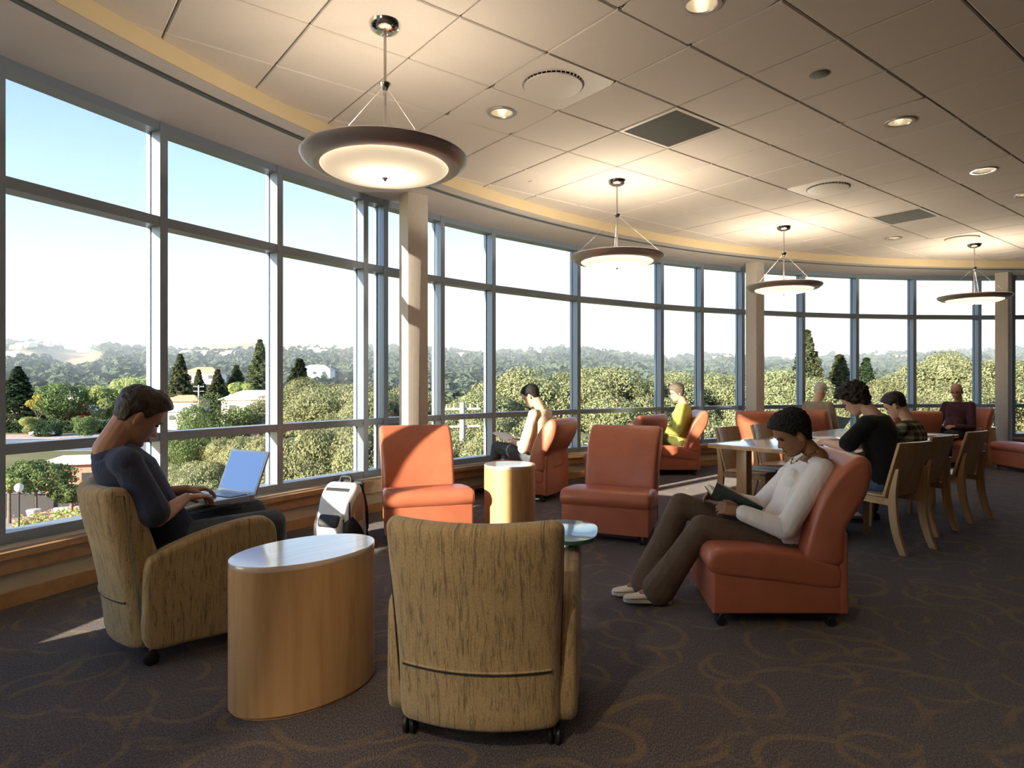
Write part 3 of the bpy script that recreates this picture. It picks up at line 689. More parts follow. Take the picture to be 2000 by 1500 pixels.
for k, (u, v, rz, lab) in enumerate([(2.55,.98,.5,'loose white sheets near the right end of the long table'),(1.35,.42,1.1,'flat white sheet of paper on the middle of the long table')]):
    rings = [[(-.105,-.15+.3*j/8,.004+.012*math.sin(j*.9+k)*(j/8)), (.105,-.15+.3*j/8,.004+.010*math.sin(j*.9+k+.5)*(j/8)), (.105,-.15+.3*j/8,.007+.010*math.sin(j*.9+k+.5)*(j/8)), (-.105,-.15+.3*j/8,.007+.012*math.sin(j*.9+k)*(j/8))] for j in range(9)]
    o = MB().rings(rings).build('paper_sheet', MATS['paper'], smooth=60, label=lab, cat='paper'); o.location = tuple(tp(u,v)[:2])+(TZ+.004,); o.rotation_euler = (0,0,rz)

# backpack leaning by the window
plain('pack_white', (.72,.70,.70), .6, var=.04, scale=30, bstr=.1); plain('pack_black', (.02,.022,.025), .6, var=.2, scale=40, bstr=.15); plain('pack_tan', (.55,.30,.20), .7, var=.1, scale=20)
bp_ = empty('backpack', (-1.33,5.14,0), face_rz(-.45,-.9), label='white and black backpack standing on the carpet by the window', cat='backpack')
def rb(prof, x0, x1, r, nx=3, warp=None):
    m = MB(); slab(m, smooth_poly(prof, 4), x0, x1, r, warp, nx, 5); return m
tw = lambda x,y,z: (x*(1-.25*max(0,z-.2)), y, z)
rb([(-.13,.01),(.09,.01),(.115,.10),(.10,.24),(.05,.37),(-.03,.455),(-.10,.47),(-.14,.42),(-.15,.20)], -.165, .165, .06, 3, tw).build('main_bag', MATS['pack_white'], bp_, smooth=60)
rb([(-.165,.01),(-.125,.01),(-.125,.30),(-.12,.43),(-.145,.475),(-.165,.44),(-.172,.20)], -.15, .15, .03).build('back_panel', MATS['pack_black'], bp_, smooth=60)
rb([(.085,.03),(.15,.03),(.175,.10),(.165,.20),(.12,.265),(.08,.25)], -.115, .115, .04).build('front_pocket', MATS['pack_white'], bp_, smooth=60)
rb([(.10,.185),(.155,.175),(.172,.20),(.155,.245),(.12,.27),(.09,.25)], -.10, .10, .03).build('pocket_flap', MATS['pack_black'], bp_, smooth=60)
for s in (-1, 1):
    rb([(-.08,.01),(.09,.01),(.13,.06),(.125,.18),(.06,.25),(.02,.22),(-.06,.12)], s*.135-.035, s*.135+.035, .025).build('side_pocket', MATS['pack_black'], bp_, smooth=60)
    rb([(-.11,.12),(.05,.12),(.07,.22),(.03,.33),(-.06,.40),(-.12,.36)], s*.150-.012, s*.150+.012, .008).build('side_panel', MATS['pack_tan'], bp_, smooth=60)
    m = MB(); m.tube(smooth_path([(s*.06,-.14,.45),(s*.08,-.21,.36),(s*.10,-.215,.2),(s*.12,-.17,.05)], 5), [.022]*15+[.012]*1, 8); m.build('shoulder_strap', MATS['pack_black'], bp_, smooth=60)
    m = MB(); m.tube(smooth_path([(s*.155,.06,.06),(s*.158,.09,.18),(s*.135,.045,.34),(s*.10,-.02,.44)], 5), .008, 6); m.build('piping', MATS['pack_black'], bp_, smooth=60)
rb([(-.02,.30),(.03,.29),(.06,.33),(.01,.42),(-.03,.44)], -.12, .12, .02).build('upper_band', MATS['pack_black'], bp_, smooth=60)
MB().tube(smooth_path([(-.05,-.12,.465),(-.04,-.13,.505),(.04,-.13,.505),(.05,-.12,.465)], 4), .009, 8).build('carry_loop', MATS['pack_black'], bp_, smooth=60)
bp_.rotation_euler = (R_(-8), 0, face_rz(-.35,-.94)); bp_.location = (-1.36,5.20,.012)

# laptop on the lap of the man
plain('silver', (.62,.63,.64), .35, .7); plain('key_dark', (.13,.135,.15), .6); plain('screen_frame', (.72,.73,.74), .4, .3)
t = NT('screen'); p_ = t.pbsdf((.05,.07,.12), .25, 0, .5); p_.inputs['Emission Color'].default_value = (.17,.30,.62,1); p_.inputs['Emission Strength'].default_value = .5
LF = Vector((.52,.854,0)).normalized()
lp = empty('laptop', (-1.600,3.53,.655), face_rz(LF.x,LF.y), label='open silver laptop with blue screen on the lap of the man', cat='laptop')
MB().box((-.165,-.125,0),(.165,.115,.024)).build('base', MATS['silver'], lp, bevel=.005)
MB().box((-.145,-.03,.0242),(.145,.085,.0258)).build('keyboard_deck', MATS['key_dark'], lp)
kb = MB().box((-.0085,-.0085,0),(.0085,.0085,.003)).mesh('key'); kb.materials.append(MATS['silver'])
for i in range(13):
    for j in range(5):
        o = bpy.data.objects.new('key', kb); COL.objects.link(o); o.parent = lp; o.location = (-.132+i*.022,-.017+j*.0225,.0258)
MB().box((-.045,-.105,.0242),(.045,-.045,.0252)).build('touchpad', MATS['key_dark'], lp, bevel=.0004)
ld_ = empty('lid', (0,.118,.020)); ld_.parent = lp; ld_.rotation_euler = (R_(-22),0,0)
MB().box((-.165,-.004,.0),(.165,.008,.245)).build('lid_shell', MATS['screen_frame'], ld_, bevel=.003)
MB().box((-.152,-.0055,.014),(.152,-.0042,.232)).build('screen', MATS['screen'], ld_)
MB().tube([(-.12,.114,.018),(.12,.114,.018)], .009, 10).build('hinge', MATS['silver'], lp, smooth=60)
# ================================================================== people
def remesh(mb, voxel, it=3, fac=.5):
    me = mb.mesh('tmp'); o = bpy.data.objects.new('tmp', me); COL.objects.link(o)
    md = o.modifiers.new('r', 'REMESH'); md.mode = 'VOXEL'; md.voxel_size = voxel; md.adaptivity = 0
    if it:
        sm = o.modifiers.new('s', 'SMOOTH'); sm.iterations = it; sm.factor = fac
    dg = bpy.context.evaluated_depsgraph_get(); dg.update()
    res = bpy.data.meshes.new_from_object(o.evaluated_get(dg)); bpy.data.objects.remove(o); bpy.data.meshes.remove(me)
    res.materials.clear(); return res
HZ = [-.120,-.116,-.108,-.097,-.083,-.066,-.046,-.022,0,.016,.032,.055,.080,.100,.112,.1185]
HF = [ .052, .068, .077, .080, .080, .083, .085, .086,.086,.093,.093,.090,.079,.058,.034,.006]
HB = [ .020, .005,-.008,-.022,-.040,-.058,-.072,-.084,-.093,-.098,-.101,-.101,-.094,-.077,-.054,-.022]
HW = [ .016, .027, .037, .046, .054, .060, .065, .0695,.0735,.0750,.0760,.0745,.0680,.0565,.0405,.012]
def head_pts(nz=60, na=72):
    u = np.linspace(0, 1, nz); z = -.0005 - .119*np.cos(np.pi*u); yf = np.interp(z, HZ, HF); yb = np.interp(z, HZ, HB); w = np.interp(z, HZ, HW)
    ph = np.linspace(0, 2*np.pi, na, endpoint=False); S, C = np.sin(ph), np.cos(ph)
    sp = np.sign(S)*np.abs(S)**.88; cp = np.sign(C)*np.abs(C)**.92
    yc = np.clip(-.012 + .0*z, -1, 1) + np.where(z < -.08, (-.08-z)*.9, 0); yc = np.minimum(yc, (yf+yb)/2+.03)
    x = w[:,None]*sp[None]; y = yc[:,None] + np.where(C[None] > 0, (yf-yc)[:,None], (yc-yb)[:,None])*cp[None]; zz = np.repeat(z[:,None], na, 1)
    fr = np.clip(C, 0, 1)[None]
    ga = lambda v, s: np.exp(-(v/s)**2)
    nose = np.interp(zz, [-.056,-.048,-.040,-.030,-.012,.004,.018], [0,.008,.027,.024,.012,.004,0])
    y = y + nose*ga(x, .0115+np.clip(-zz-.018,0,.03)*.22)*fr
    y = y + .0065*ga(x,.021)*(ga(zz+.062,.006)+ga(zz+.074,.0065))*fr - .004*ga(x,.022)*ga(zz+.068,.0025)*fr
    y = y + .006*ga(x,.018)*ga(zz+.100,.012)*fr - .004*ga(x,.02)*ga(zz+.085,.006)*fr
    y = y - .012*(ga(np.abs(x)-.031,.014))*ga(zz-.001,.010)*fr + .005*ga(np.abs(x)-.030,.02)*ga(zz-.019,.006)*fr
    y = y + .004*ga(np.abs(x)-.04,.015)*ga(zz+.028,.015)*fr
    return x, y, zz, np.repeat(ph[None], nz, 0)
def grid_mb(x, y, z, M):
    mb = MB(); mb.rings([[M @ Vector((x[i,j],y[i,j],z[i,j])) for j in range(x.shape[1])] for i in range(x.shape[0])]); return mb
HAIRL = {'short': ([0,.5,.9,1.15,1.32,1.48,1.62,1.8,2.2,3.15], [.072,.066,.050,.030,-.002,-.004,.012,-.012,-.052,-.064]),
         'bob':   ([0,.5,.9,1.15,1.35,1.5,1.7,2.0,2.4,3.15], [.060,.055,.040,.010,-.030,-.045,-.050,-.062,-.078,-.080]),
         'crop':  ([0,.5,.9,1.15,1.32,1.48,1.62,1.8,2.2,3.15], [.064,.058,.040,.018,-.008,.004,.012,-.016,-.060,-.072]),
         'bald':  ([0,.5,.9,1.2,1.4,1.6,1.8,2.2,3.15], [.2,.2,.2,.2,.03,-.01,-.03,-.06,-.065])}
def hair_mb(M, style, thick, lump=0, lscale=40, front=0.0, seed=0):
    x, y, z, ph = head_pts(120, 140) if style == 'crop' else head_pts(80, 96); a_ = np.abs(np.where(ph > np.pi, ph-2*np.pi, ph)); hl = np.interp(a_, *HAIRL[style])
    m = np.clip((z-hl)/.014, 0, 1); m = m*m*(3-2*m)
    if style == 'bald': m = m*np.clip((.055-z)/.02, 0, 1)
    nx, ny, nz_ = x/.076**2, (y+.01)/.095**2, (z-.0)/.118**2; L = np.sqrt(nx**2+ny**2+nz_**2)+1e-9; nx, ny, nz_ = nx/L, ny/L, nz_/L
    ear = 1-.92*np.exp(-((a_-1.72)/.26)**4)*np.exp(-((z+.012)/.036)**4)
    if style == 'bob': ear = ear*0+1
    thick = (thick[0]*ear, thick[1])
    t = -.006*(1-m) + m*(thick[0] + (thick[1]-thick[0])*np.clip((z-.0)/.11, 0, 1)) + m*front*np.clip(np.cos(a_),0,1)**2*np.clip((z-.05)/.04,0,1)
    if lump:
        lump = lump*(.25+.75*ear)
        nzv = np.array([[mnoise.noise(Vector((x[i,j],y[i,j],z[i,j]))*lscale+Vector((seed,0,0))) + .6*mnoise.noise(Vector((x[i,j],y[i,j],z[i,j]))*lscale*2.3) for j in range(x.shape[1])] for i in range(x.shape[0])])
        t = t + m*lump*nzv
    return grid_mb(x+nx*t, y+ny*t, z+nz_*t, M)
def frame(o, yv, zhint):
    y = Vector(yv).normalized(); z = Vector(zhint); z = (z - y*z.dot(y)).normalized(); x = y.cross(z)
    M = Matrix.Identity(4)
    for i in range(3): M[i][0], M[i][1], M[i][2], M[i][3] = x[i], y[i], z[i], o[i]
    return M
def hand_mb(mb, wrist, d, n, side, curl=.5, k=1.0, spread=.08, thumb=.6):
    """palm and five fingers; d = finger direction, n = back-of-hand normal, side +1 thumb on local +x"""
    M = frame(wrist, d, n); s = k
    def q(x, y, z): return M @ Vector((x*s, y*s, z*s))
    pal = [(-.002,.022,.017),(.02,.030,.017),(.05,.038,.015),(.078,.040,.0135),(.090,.036,.011)]
    rings = []
    for yy, hw, hh in pal: rings.append([q(hw*math.cos(2*math.pi*j/14), yy, hh*math.sin(2*math.pi*j/14)) for j in range(14)])
    mb.rings(rings)
    for i, (x, L, r) in enumerate([(.030,.070,.0088),(.010,.078,.0090),(-.010,.073,.0086),(-.029,.056,.0078)]):
        x = x*side; p = Vector((x, .083, 0)); ang = 0; pts = [Vector((x*.8,.055,0)), p]; sx = spread*(1.2-i*.8)*side
        for seg, f in ((.48,1.0),(.30,1.1),(.24,.8)):
            ang += curl*f; p = p + Vector((sx*seg*L*math.cos(ang), math.cos(ang)*L*seg, -math.sin(ang)*L*seg)); pts.append(p)
        for a_, b_, ra, rb2 in zip(pts[:-1], pts[1:], (1.05,1.0,.96,.9), (1.0,.96,.9,.8)): mb.capsule(q(*a_), r*s*ra, q(*b_), r*s*rb2, 10)
    tp_ = [Vector((.018*side,.015,-.004)), Vector((.042*side,.040,-.012)), Vector(((.052+.012*(1-thumb))*side,.070,-.020-.012*thumb)), Vector(((.048+.02*(1-thumb))*side,.094,-.026-.018*thumb))]
    for a_, b_, ra, rb2 in zip(tp_[:-1], tp_[1:], (.014,.0115,.0100), (.0120,.0102,.0085)): mb.capsule(q(*a_), ra*s, q(*b_), rb2*s, 10)
def dirv(t): return Vector((0, math.sin(R_(t)), math.cos(R_(t))))
def shoe(parent, ankle, toe_dir, mat, sole, L=.27, down=True):
    a_ = Vector(ankle); d = Vector((toe_dir[0], toe_dir[1], toe_dir[2] if len(toe_dir) > 2 else 0)).normalized(); z0 = Vector((0,0,1)) if abs(d.z) < .01 else (Vector((0,0,1)) - d*d.z).normalized()
    M = frame(a_ - z0*.085 - d*.06, d, z0)
    sec = [(0,.028,.055),(.02,.034,.070),(.06,.036,.082),(.10,.036,.072),(.14,.041,.058),(.19,.046,.046),(.23,.044,.038),(.258,.032,.030),(.27,.014,.020)]
    k = L/.27; rings = []
    for y, w, h in sec: rings.append([M @ Vector((w*math.cos(t_)*(1.0 if math.sin(t_) < .2 else .92), y*k, .014 + max(0, h-.014)*(.5+.5*math.sin(t_)))) for t_ in [2*math.pi*j/16 for j in range(16)]])
    s_ = MB().rings(rings).build('shoe', MATS[mat], parent, smooth=60)
    rings = []
    for zz, g in ((0,1.0),(.018,1.04)):
        rings.append([M @ Vector((w*g, y*k, zz)) for y, w, h in sec] + [M @ Vector((-w*g, y*k, zz)) for y, w, h in reversed(sec)])
    MB().rings(rings).build('sole', MATS[sole], s_, smooth=40)
    lc = MB()
    for i in range(4):
        y = (.105+.025*i)*k; h = np.interp(y/k, [q[0] for q in sec], [q[2] for q in sec])+.001
        lc.tube([M @ Vector((-.018,y,h-.005)), M @ Vector((0,y+.004,h+.002)), M @ Vector((.018,y,h-.005))], .003, 6)
    lc.build('laces', MATS['paper'], s_)
plain('eye_dark', (.03,.02,.015), .3); plain('lens_clear', (.5,.5,.5), .1, .8)
def skinm(name, c):
    t = NT(name); v = t.coord('Object'); n1 = t.noise(v, 14, 3, .5); n2 = t.noise(v, 320, 2, .5)
    t.pbsdf(t.ramp(n1, [(.3, tuple(x*.92 for x in c)), (.7, tuple(min(1,x*1.08) for x in c))]), .5, 0, .4, n2, .05, .002, Subsurface_Weight=.08, Subsurface_Scale=.02); return t.m
def cloth(name, c, scale=7, bs=.5, var=.08, rough=.9):
    t = NT(name); v = t.coord('Object'); n1 = t.noise(t.coord('Object', (scale,scale,scale*.6)), 1.0, 4, .55, 1.2); n2 = t.noise(v, 400, 2, .5)
    t.pbsdf(t.ramp(n1, [(.3, tuple(x*(1-var) for x in c)), (.7, tuple(min(1,x*(1+var)) for x in c))]), rough, 0, .2, n1, bs, .03, Sheen_Weight=.1); return t.m
def hairm(name, c, rough=.55):
    t = NT(name); n1 = t.noise(t.coord('Object', (160,160,40)), 1.0, 3, .6); t.pbsdf(t.ramp(n1, [(.3, tuple(x*.55 for x in c)), (.7, tuple(min(1,x*1.5) for x in c))]), rough, 0, .4, n1, .6, .006); return t.m
def person(label, root, F, P):
    g = P.get; r = empty('person', (root[0],root[1],0), face_rz(*F), label=label, cat='person', group='seated readers')
    vox = g('vox', .007); sc_ = g('scale', 1.0); pz = g('pz', .50); t1, t2, t3 = g('spine', (-10,-5,20)); pitch = g('pitch', 20); yaw = g('yaw', 0); fem = g('fem', 0)
    p0 = Vector((0,0,pz)); p1 = p0 + dirv(t1)*.17*sc_; p2 = p1 + dirv((t1+t2)/2)*.19*sc_; p3 = p2 + dirv(t2)*.15*sc_
    nk = p3 + dirv(t3)*.110*sc_; hs = g('hscale', 1.0)*sc_
    Mh = Matrix.Translation(nk) @ Matrix.Rotation(R_(yaw),4,'Z') @ Matrix.Rotation(R_(-pitch),4,'X') @ Matrix.Diagonal((hs,hs,hs,1)) @ Matrix.Translation((0,.030,.075))
    sw = (.155 if fem else .178)*sc_*g('sw', 1.0); sh = p3 - dirv(t2)*.055*sc_
    shs = {s: sh + Vector((s*sw, .005, -.005)) for s in (-1, 1)}
    def torso(mb, inf, top=True, w=1.0):
        pts = [(p0-dirv(t1)*.10,.125,.085,t1),(p0-dirv(t1)*.03,.165,.112,t1),(p0+dirv(t1)*.07,.152,.108,t1),(p1,.135 if fem else .145,.098,t1),(p1+(p2-p1)*.55,.148 if fem else .158,.108,(t1+t2)/2),(p2,.158 if fem else .172,.115,t2),(sh,.150 if fem else .165,.088,t2),(p3-dirv(t2)*.015,.095,.070,t2)]
        rings = []
        for c, hw, hd, tt in pts:
            yv = Vector((0, math.cos(R_(tt)), -math.sin(R_(tt))))
            rings.append([c*1.0 + Vector((1,0,0))*((hw*sc_*w+inf)*math.copysign(abs(math.cos(2*math.pi*j/28))**.85, math.cos(2*math.pi*j/28))) + yv*((hd*sc_+inf)*math.sin(2*math.pi*j/28)) for j in range(28)])
        if inf > 0 and g('scoop'): rings = rings[:-1]
        mb.rings(rings); mb.capsule(shs[-1], .052*sc_+inf, shs[1], .052*sc_+inf)
        if fem:
            for s in (-1,1): mb.ellipsoid(p2 + Vector((s*.065,0,0)) + Vector((0,math.cos(R_(t2)),-math.sin(R_(t2))))*.075 - dirv(t2)*.02, (.055+inf,.052+inf,.055+inf))
        if g('belly'): mb.ellipsoid(p1 + Vector((0,.06,-.03)), (.14+inf,.11+inf,.13+inf))
    arms = g('arms'); legs = g('legs')
    # ---- skin body, one continuous surface
    b = MB(); torso(b, -.006); x, y, z, ph = head_pts(); hb = grid_mb(x, y, z, Mh); b.add(hb.v, hb.f)
    for s in (-1, 1): 
        eM = Mh @ Matrix.Translation((s*.0755,-.014,-.014)) @ Matrix.Rotation(R_(s*18),4,'Z') @ Matrix.Rotation(R_(-8),4,'X')
        b.ellipsoid((s*.004,0,0),(.0085,.018,.032),14,10,eM); b.ellipsoid((s*.004,-.004,.006),(.006,.012,.020),12,8,eM)
    b.capsule(p3 - dirv(t2)*.03, .064*sc_, p3, .060*sc_); b.capsule(p3, .058*sc_*g('neck',1), Mh @ Vector((0,-.030,-.045)), .055*sc_*g('neck',1))
    for s in (-1, 1):
        el, wr = Vector(arms[s][0]), Vector(arms[s][1]); b.capsule(shs[s], .050*sc_, el, .038*sc_); b.capsule(el, .039*sc_, el+(wr-el)*.35, .039*sc_); b.capsule(el+(wr-el)*.35, .039*sc_, wr, .025*sc_)
        if len(arms[s]) > 2: hand_mb(b, wr, arms[s][2], arms[s][3], -s if True else s, *arms[s][4:5], k=sc_*g('hk',1.0))
        kn, an = Vector(legs[s][0]), Vector(legs[s][1]); hp_ = p0 + Vector((s*.088*sc_,.02,-.025))
        b.capsule(hp_, .075*sc_, kn, .052*sc_); b.capsule(kn, .052*sc_, an, .036*sc_)
        td = Vector(legs[s][2]); b.capsule(an, .036*sc_, an + td.normalized()*.10 - Vector((0,0,.045)), .026*sc_)
    me = remesh(b, vox, 2, .4); link('body', me, MATS[g('skin')], r, smooth=180)
    # ---- clothing
    sv = vox*1.3; inf = g('loose', .012)
    c = MB(); torso(c, inf, w=g('tw',1.0)); (None if g('scoop') else c.ellipsoid(p3 - dirv(t2)*.03, (.092*sc_,.080*sc_,.045*sc_)))
    for s in (-1, 1):
        el, wr = Vector(arms[s][0]), Vector(arms[s][1]); sl = g('sleeve', 1.0)
        if sl < 1.0:
            e2 = shs[s] + (el-shs[s])*sl*1.15; c.capsule(shs[s], .050*sc_+inf*.8, e2, .050*sc_+inf*1.3)
        else:
            c.capsule(shs[s], .054*sc_+inf, el, .044*sc_+inf); c.capsule(el, .043*sc_+inf, el+(wr-el)*(sl-1.0), .034*sc_+inf)
    if g('hem'):
        for s in (-1, 1): c.capsule(p0+Vector((s*.05,.02,-.02)), .125*sc_, p0+Vector((s*.07,g('hem'),.0)), .095*sc_)
    me = remesh(c, sv, 5, .5); so_ = link('shirt', me, MATS[g('shirt')], r, smooth=180)
    c = MB(); c.ellipsoid(p0-Vector((0,.0,.03)), (.185*sc_,.135*sc_,.105*sc_))
    for s in (-1, 1):
        kn, an = Vector(legs[s][0]), Vector(legs[s][1]); hp_ = p0 + Vector((s*.088*sc_,.02,-.025)); fl_ = g('flare', .062)
        c.capsule(hp_, .092*sc_, kn, .070*sc_); c.capsule(kn, .069*sc_, kn+(an-kn)*.5, .5*(.060+fl_)*sc_); c.capsule(kn+(an-kn)*.5, .5*(.060+fl_)*sc_, an + (an-kn).normalized()*g('hemdrop',-.03), fl_*sc_)
    me = remesh(c, sv, 5, .5); link('trousers', me, MATS[g('pants')], r, smooth=180)
    for s in (-1, 1): shoe(r, legs[s][1], legs[s][2], g('shoes','shoe_dark'), g('sole','black_rubber'), g('shoeL',.27))
    # ---- hair and face details
    if g('hair'):
        st_, th, lump, ls, fr_, mt = g('hair'); h = hair_mb(Mh, st_, th, lump, ls, fr_, g('seed',0))
        me = h.mesh('hair'); shade(me, 180); link('hair', me, MATS[mt], r)
    for s in (-1, 1):
        MB().ellipsoid((s*.031,.0795,.0005),(.0125,.008,.0045),12,8,Mh).build('eye', MATS['eye_dark'], r, smooth=180)
        MB().tube([Mh @ Vector((s*.016,.0935,.0165)), Mh @ Vector((s*.032,.091,.0215)), Mh @ Vector((s*.048,.080,.0175))], [.0028,.0035,.0018], 6).build('eyebrow', MATS[g('brow','eye_dark')], r, smooth=60)
    if g('lips'): MB().ellipsoid((0,.0895,-.068),(.021,.006,.0085),14,8,Mh).build('lips', MATS[g('lips')], r, smooth=180)
    if g('glasses'):
        gl = MB()
        for s in (-1, 1):
            gl.tube([Mh @ Vector((s*.033+.021*math.cos(a_), .098-.25*abs(.021*math.cos(a_))*0, -.002+.016*math.sin(a_))) for a_ in [2*math.pi*j/16 for j in range(17)]], .0015, 5); gl.tube([Mh @ Vector((s*.054,.097,.002)), Mh @ Vector((s*.077,.0,.002)), Mh @ Vector((s*.077,-.02,-.008))], .0018, 5)
        gl.tube([Mh @ Vector((-.012,.098,.0)), Mh @ Vector((.012,.098,.0))], .0018, 5); gl.build('glasses', MATS['eye_dark'], r)
    return r, Mh
skinm('skin_man', (.46,.235,.145)); skinm('skin_woman', (.30,.145,.075)); skinm('skin_pale', (.60,.36,.26))
cloth('navy_shirt', (.034,.042,.075)); cloth('white_blouse', (.82,.77,.74), 9, .45, .03); cloth('black_shirt', (.010,.010,.013)); cloth('brown_trousers', (.115,.075,.050), 8, .6); cloth('jeans', (.085,.105,.125), 8, .5, .25); cloth('jeans_blue', (.06,.11,.17), 8, .5, .25); cloth('cream_top', (.62,.50,.38)); cloth('yellow_top', (.52,.50,.10)); cloth('khaki_top', (.30,.25,.18)); cloth('burgundy_shirt', (.060,.018,.026)); cloth('dark_trousers', (.018,.018,.02)); cloth('olive_trousers', (.10,.105,.03))
t = NT('plaid'); v = t.coord('Object'); 
def stripes(ax, f):
    sx = t.n('ShaderNodeSeparateXYZ'); t.l(v, sx.inputs[0]); s_ = t.math('SINE', t.math('MULTIPLY', sx.outputs[ax], f)); return t.math('MULTIPLY', t.math('GREATER_THAN', s_, .3), 1.0)
pl_ = t.math('ADD', t.math('MULTIPLY', stripes(0,110), .5), t.math('MULTIPLY', stripes(2,110), .5)); t.pbsdf(t.ramp(pl_, [(.1, (.05,.06,.05)), (.5, (.16,.15,.11)), (.9, (.40,.35,.24))]), .9, 0, .2)
hairm('hair_brown', (.036,.021,.012)); hairm('hair_black', (.008,.007,.007), .7); hairm('hair_grey', (.13,.105,.08)); hairm('hair_white', (.55,.52,.48)); hairm('hair_darkbrown', (.022,.014,.010))
plain('shoe_dark', (.02,.018,.016), .5); plain('shoe_cream', (.62,.54,.42), .7, var=.06, scale=30); plain('sole_cream', (.66,.60,.48), .7); plain('lip_brown', (.24,.09,.065), .4); plain('shoe_red', (.35,.06,.05), .5)

# 1 man with the laptop
MAN = dict(vox=.0042, pz=.53, spine=(-27,-33,30), pitch=32, yaw=0, hscale=1.10, neck=1.14, skin='skin_man', shirt='navy_shirt', pants='jeans', sleeve=.76, loose=.018, hair=('short',(.010,.020),.006,55,.016,'hair_brown'), brow='hair_brown', lips='skin_man', sw=1.05,
  arms={1:((.275,-.12,.665),(.135,.05,.722),(-.25,.95,-.02),(0,.1,1),.42), -1:((-.25,-.06,.69),(-.085,.12,.730),(.15,.97,-.02),(0,.1,1),.42)},
  legs={1:((.16,.47,.545),(.15,.52,.095),(.1,1,0)), -1:((-.13,.49,.56),(-.14,.58,.095),(-.1,1,0))})
FM = Vector((.72,.694,0)); person('young man in a navy T-shirt typing on a laptop', (-1.725,3.25), (FM.x,FM.y), MAN)
# 2 woman reading
FW = Vector((-.995,.10,0))
WOM = dict(scoop=1, hemdrop=.012, vox=.0042, pz=.405, fem=1, spine=(-27,-24,46), pitch=26, yaw=4, hscale=.98, neck=.84, skin='skin_woman', shirt='white_blouse', pants='brown_trousers', sleeve=1.93, loose=.013, hem=.08, flare=.096, shoes='shoe_cream', sole='sole_cream', hair=('crop',(.018,.032),.0065,120,.004,'hair_black'), lips='lip_brown', sw=1.0,
  arms={-1:((-.235,.03,.500),(-.165,.24,.575),(.16,.95,.22),(-.80,-.1,.45),.55), 1:((.225,.04,.54),(.09,.27,.605),(-.12,.96,.25),(.75,-.1,.55),.45)},
  legs={-1:((-.11,.44,.475),(-.02,.66,.105),(.0,1,0)), 1:((.12,.52,.560),(.10,.72,.105),(.0,1,0))})
wr_, Mhw = person('woman in a white blouse and brown trousers reading a book', (1.515,3.72), (FW.x,FW.y), WOM)
# necklace
nb = empty('necklace', (0,0,0)); nb.parent = wr_
pc = Mhw @ Vector((0,-.02,-.13)); 
path = [pc + Vector((.066*math.sin(a_), -.005+.080*math.cos(a_), .012-.075*max(0,math.cos(a_))**1.5)) for a_ in [2*math.pi*j/40 for j in range(41)]]
plain('gold_bead', (.62,.42,.12), .35, .6); plain('dark_bead', (.10,.05,.05), .4)
MB().tube(path, .003, 6).build('cord', MATS['gold_bead'], nb)
for k in range(0, 40, 2):
    o = MB().ellipsoid(path[k], (.006,.006,.006), 8, 6).build('bead', MATS['gold_bead' if k%4 else 'dark_bead'], nb, smooth=180)
# the book in her hands: spine along u, two leaning halves
ub = Vector((-.87,.0,.46)).normalized(); bc_ = at(1433,992,3.68)
bk_ = empty('held_book', bc_, 0, label='thick dark covered book held open by the woman', cat='book')
def half(s, name_c, name_p):
    vv_ = Vector((0, s*1, .85)).normalized() if s < 0 else Vector((0, 1, .25)).normalized(); nn = ub.cross(vv_).normalized(); 
    if nn.z < 0: nn = -nn
    def bx8(u0,u1,v0,v1,n0,n1,nm,mt):
        pts = [ub*a1+vv_*b1+nn*c1 for c1 in (n0,n1) for a1,b1 in ((u0,v0),(u1,v0),(u1,v1),(u0,v1))]
        MB().add(pts, [(0,3,2,1),(4,5,6,7),(0,1,5,4),(1,2,6,5),(2,3,7,6),(3,0,4,7)]).build(nm, MATS[mt], bk_)
    bx8(-.145,.145,0,.135,0,.004,name_c,'cover_green'); bx8(-.138,.138,.002,.129,.0042,.026 if s>0 else .018,name_p,'page')
half(-1,'cover','page_block'); half(1,'cover','page_block')
# generic seated poses
def sit(arm_y=.30, arm_z=.62, kz=.50, ky=.44, feet=.50, out=.20, hz_=.0):
    return dict(arms={s:((s*.25,.04,.60),(s*.11,arm_y-.05,arm_z),(-s*.25,.95,.1),(s*.5,-.1,.85),.5) for s in (-1,1)},
                legs={s:((s*.11,ky,kz),(s*.12,feet,.095),(s*.1,1,0)) for s in (-1,1)})
# 3 person in the pale top
d = sit(.32,.62); d.update(vox=.0065, pz=.49, spine=(-12,4,30), pitch=30, skin='skin_pale', shirt='cream_top', pants='jeans', sleeve=.95, hair=('short',(.014,.022),.004,60,.0,'hair_black'))
d['legs'] = {1:((.14,.44,.52),(.14,.52,.095),(0,1,0)), -1:((-.12,.46,.55),(-.12,.56,.10),(0,1,0))}
person('dark haired person in a pale top reading by the window', (.29,7.42), (-.88,.47), d)
pp = empty('held_paper', (0,0,0), label='white paper held by the dark haired person in the pale top', cat='paper')
def sheet(root, F, y, z, w, h, tilt, nm='sheet', mat='paper', par=None):
    M = Matrix.Translation((root[0],root[1],0)) @ Matrix.Rotation(face_rz(*F),4,'Z') @ Matrix.Translation((0,y,z)) @ Matrix.Rotation(R_(tilt),4,'X')
    MB().rings([[M @ Vector((-w/2+w*k/8,-h/2,.012*math.sin(k*.7))), M @ Vector((-w/2+w*k/8,h/2,.012*math.sin(k*.7))), M @ Vector((-w/2+w*k/8,h/2,.012*math.sin(k*.7)+.004)), M @ Vector((-w/2+w*k/8,-h/2,.012*math.sin(k*.7)+.004))] for k in range(9)]).build(nm, MATS[mat], par, smooth=60)
sheet((.29,7.42), (-.88,.47), .40, .66, .32, .24, 25, par=pp)
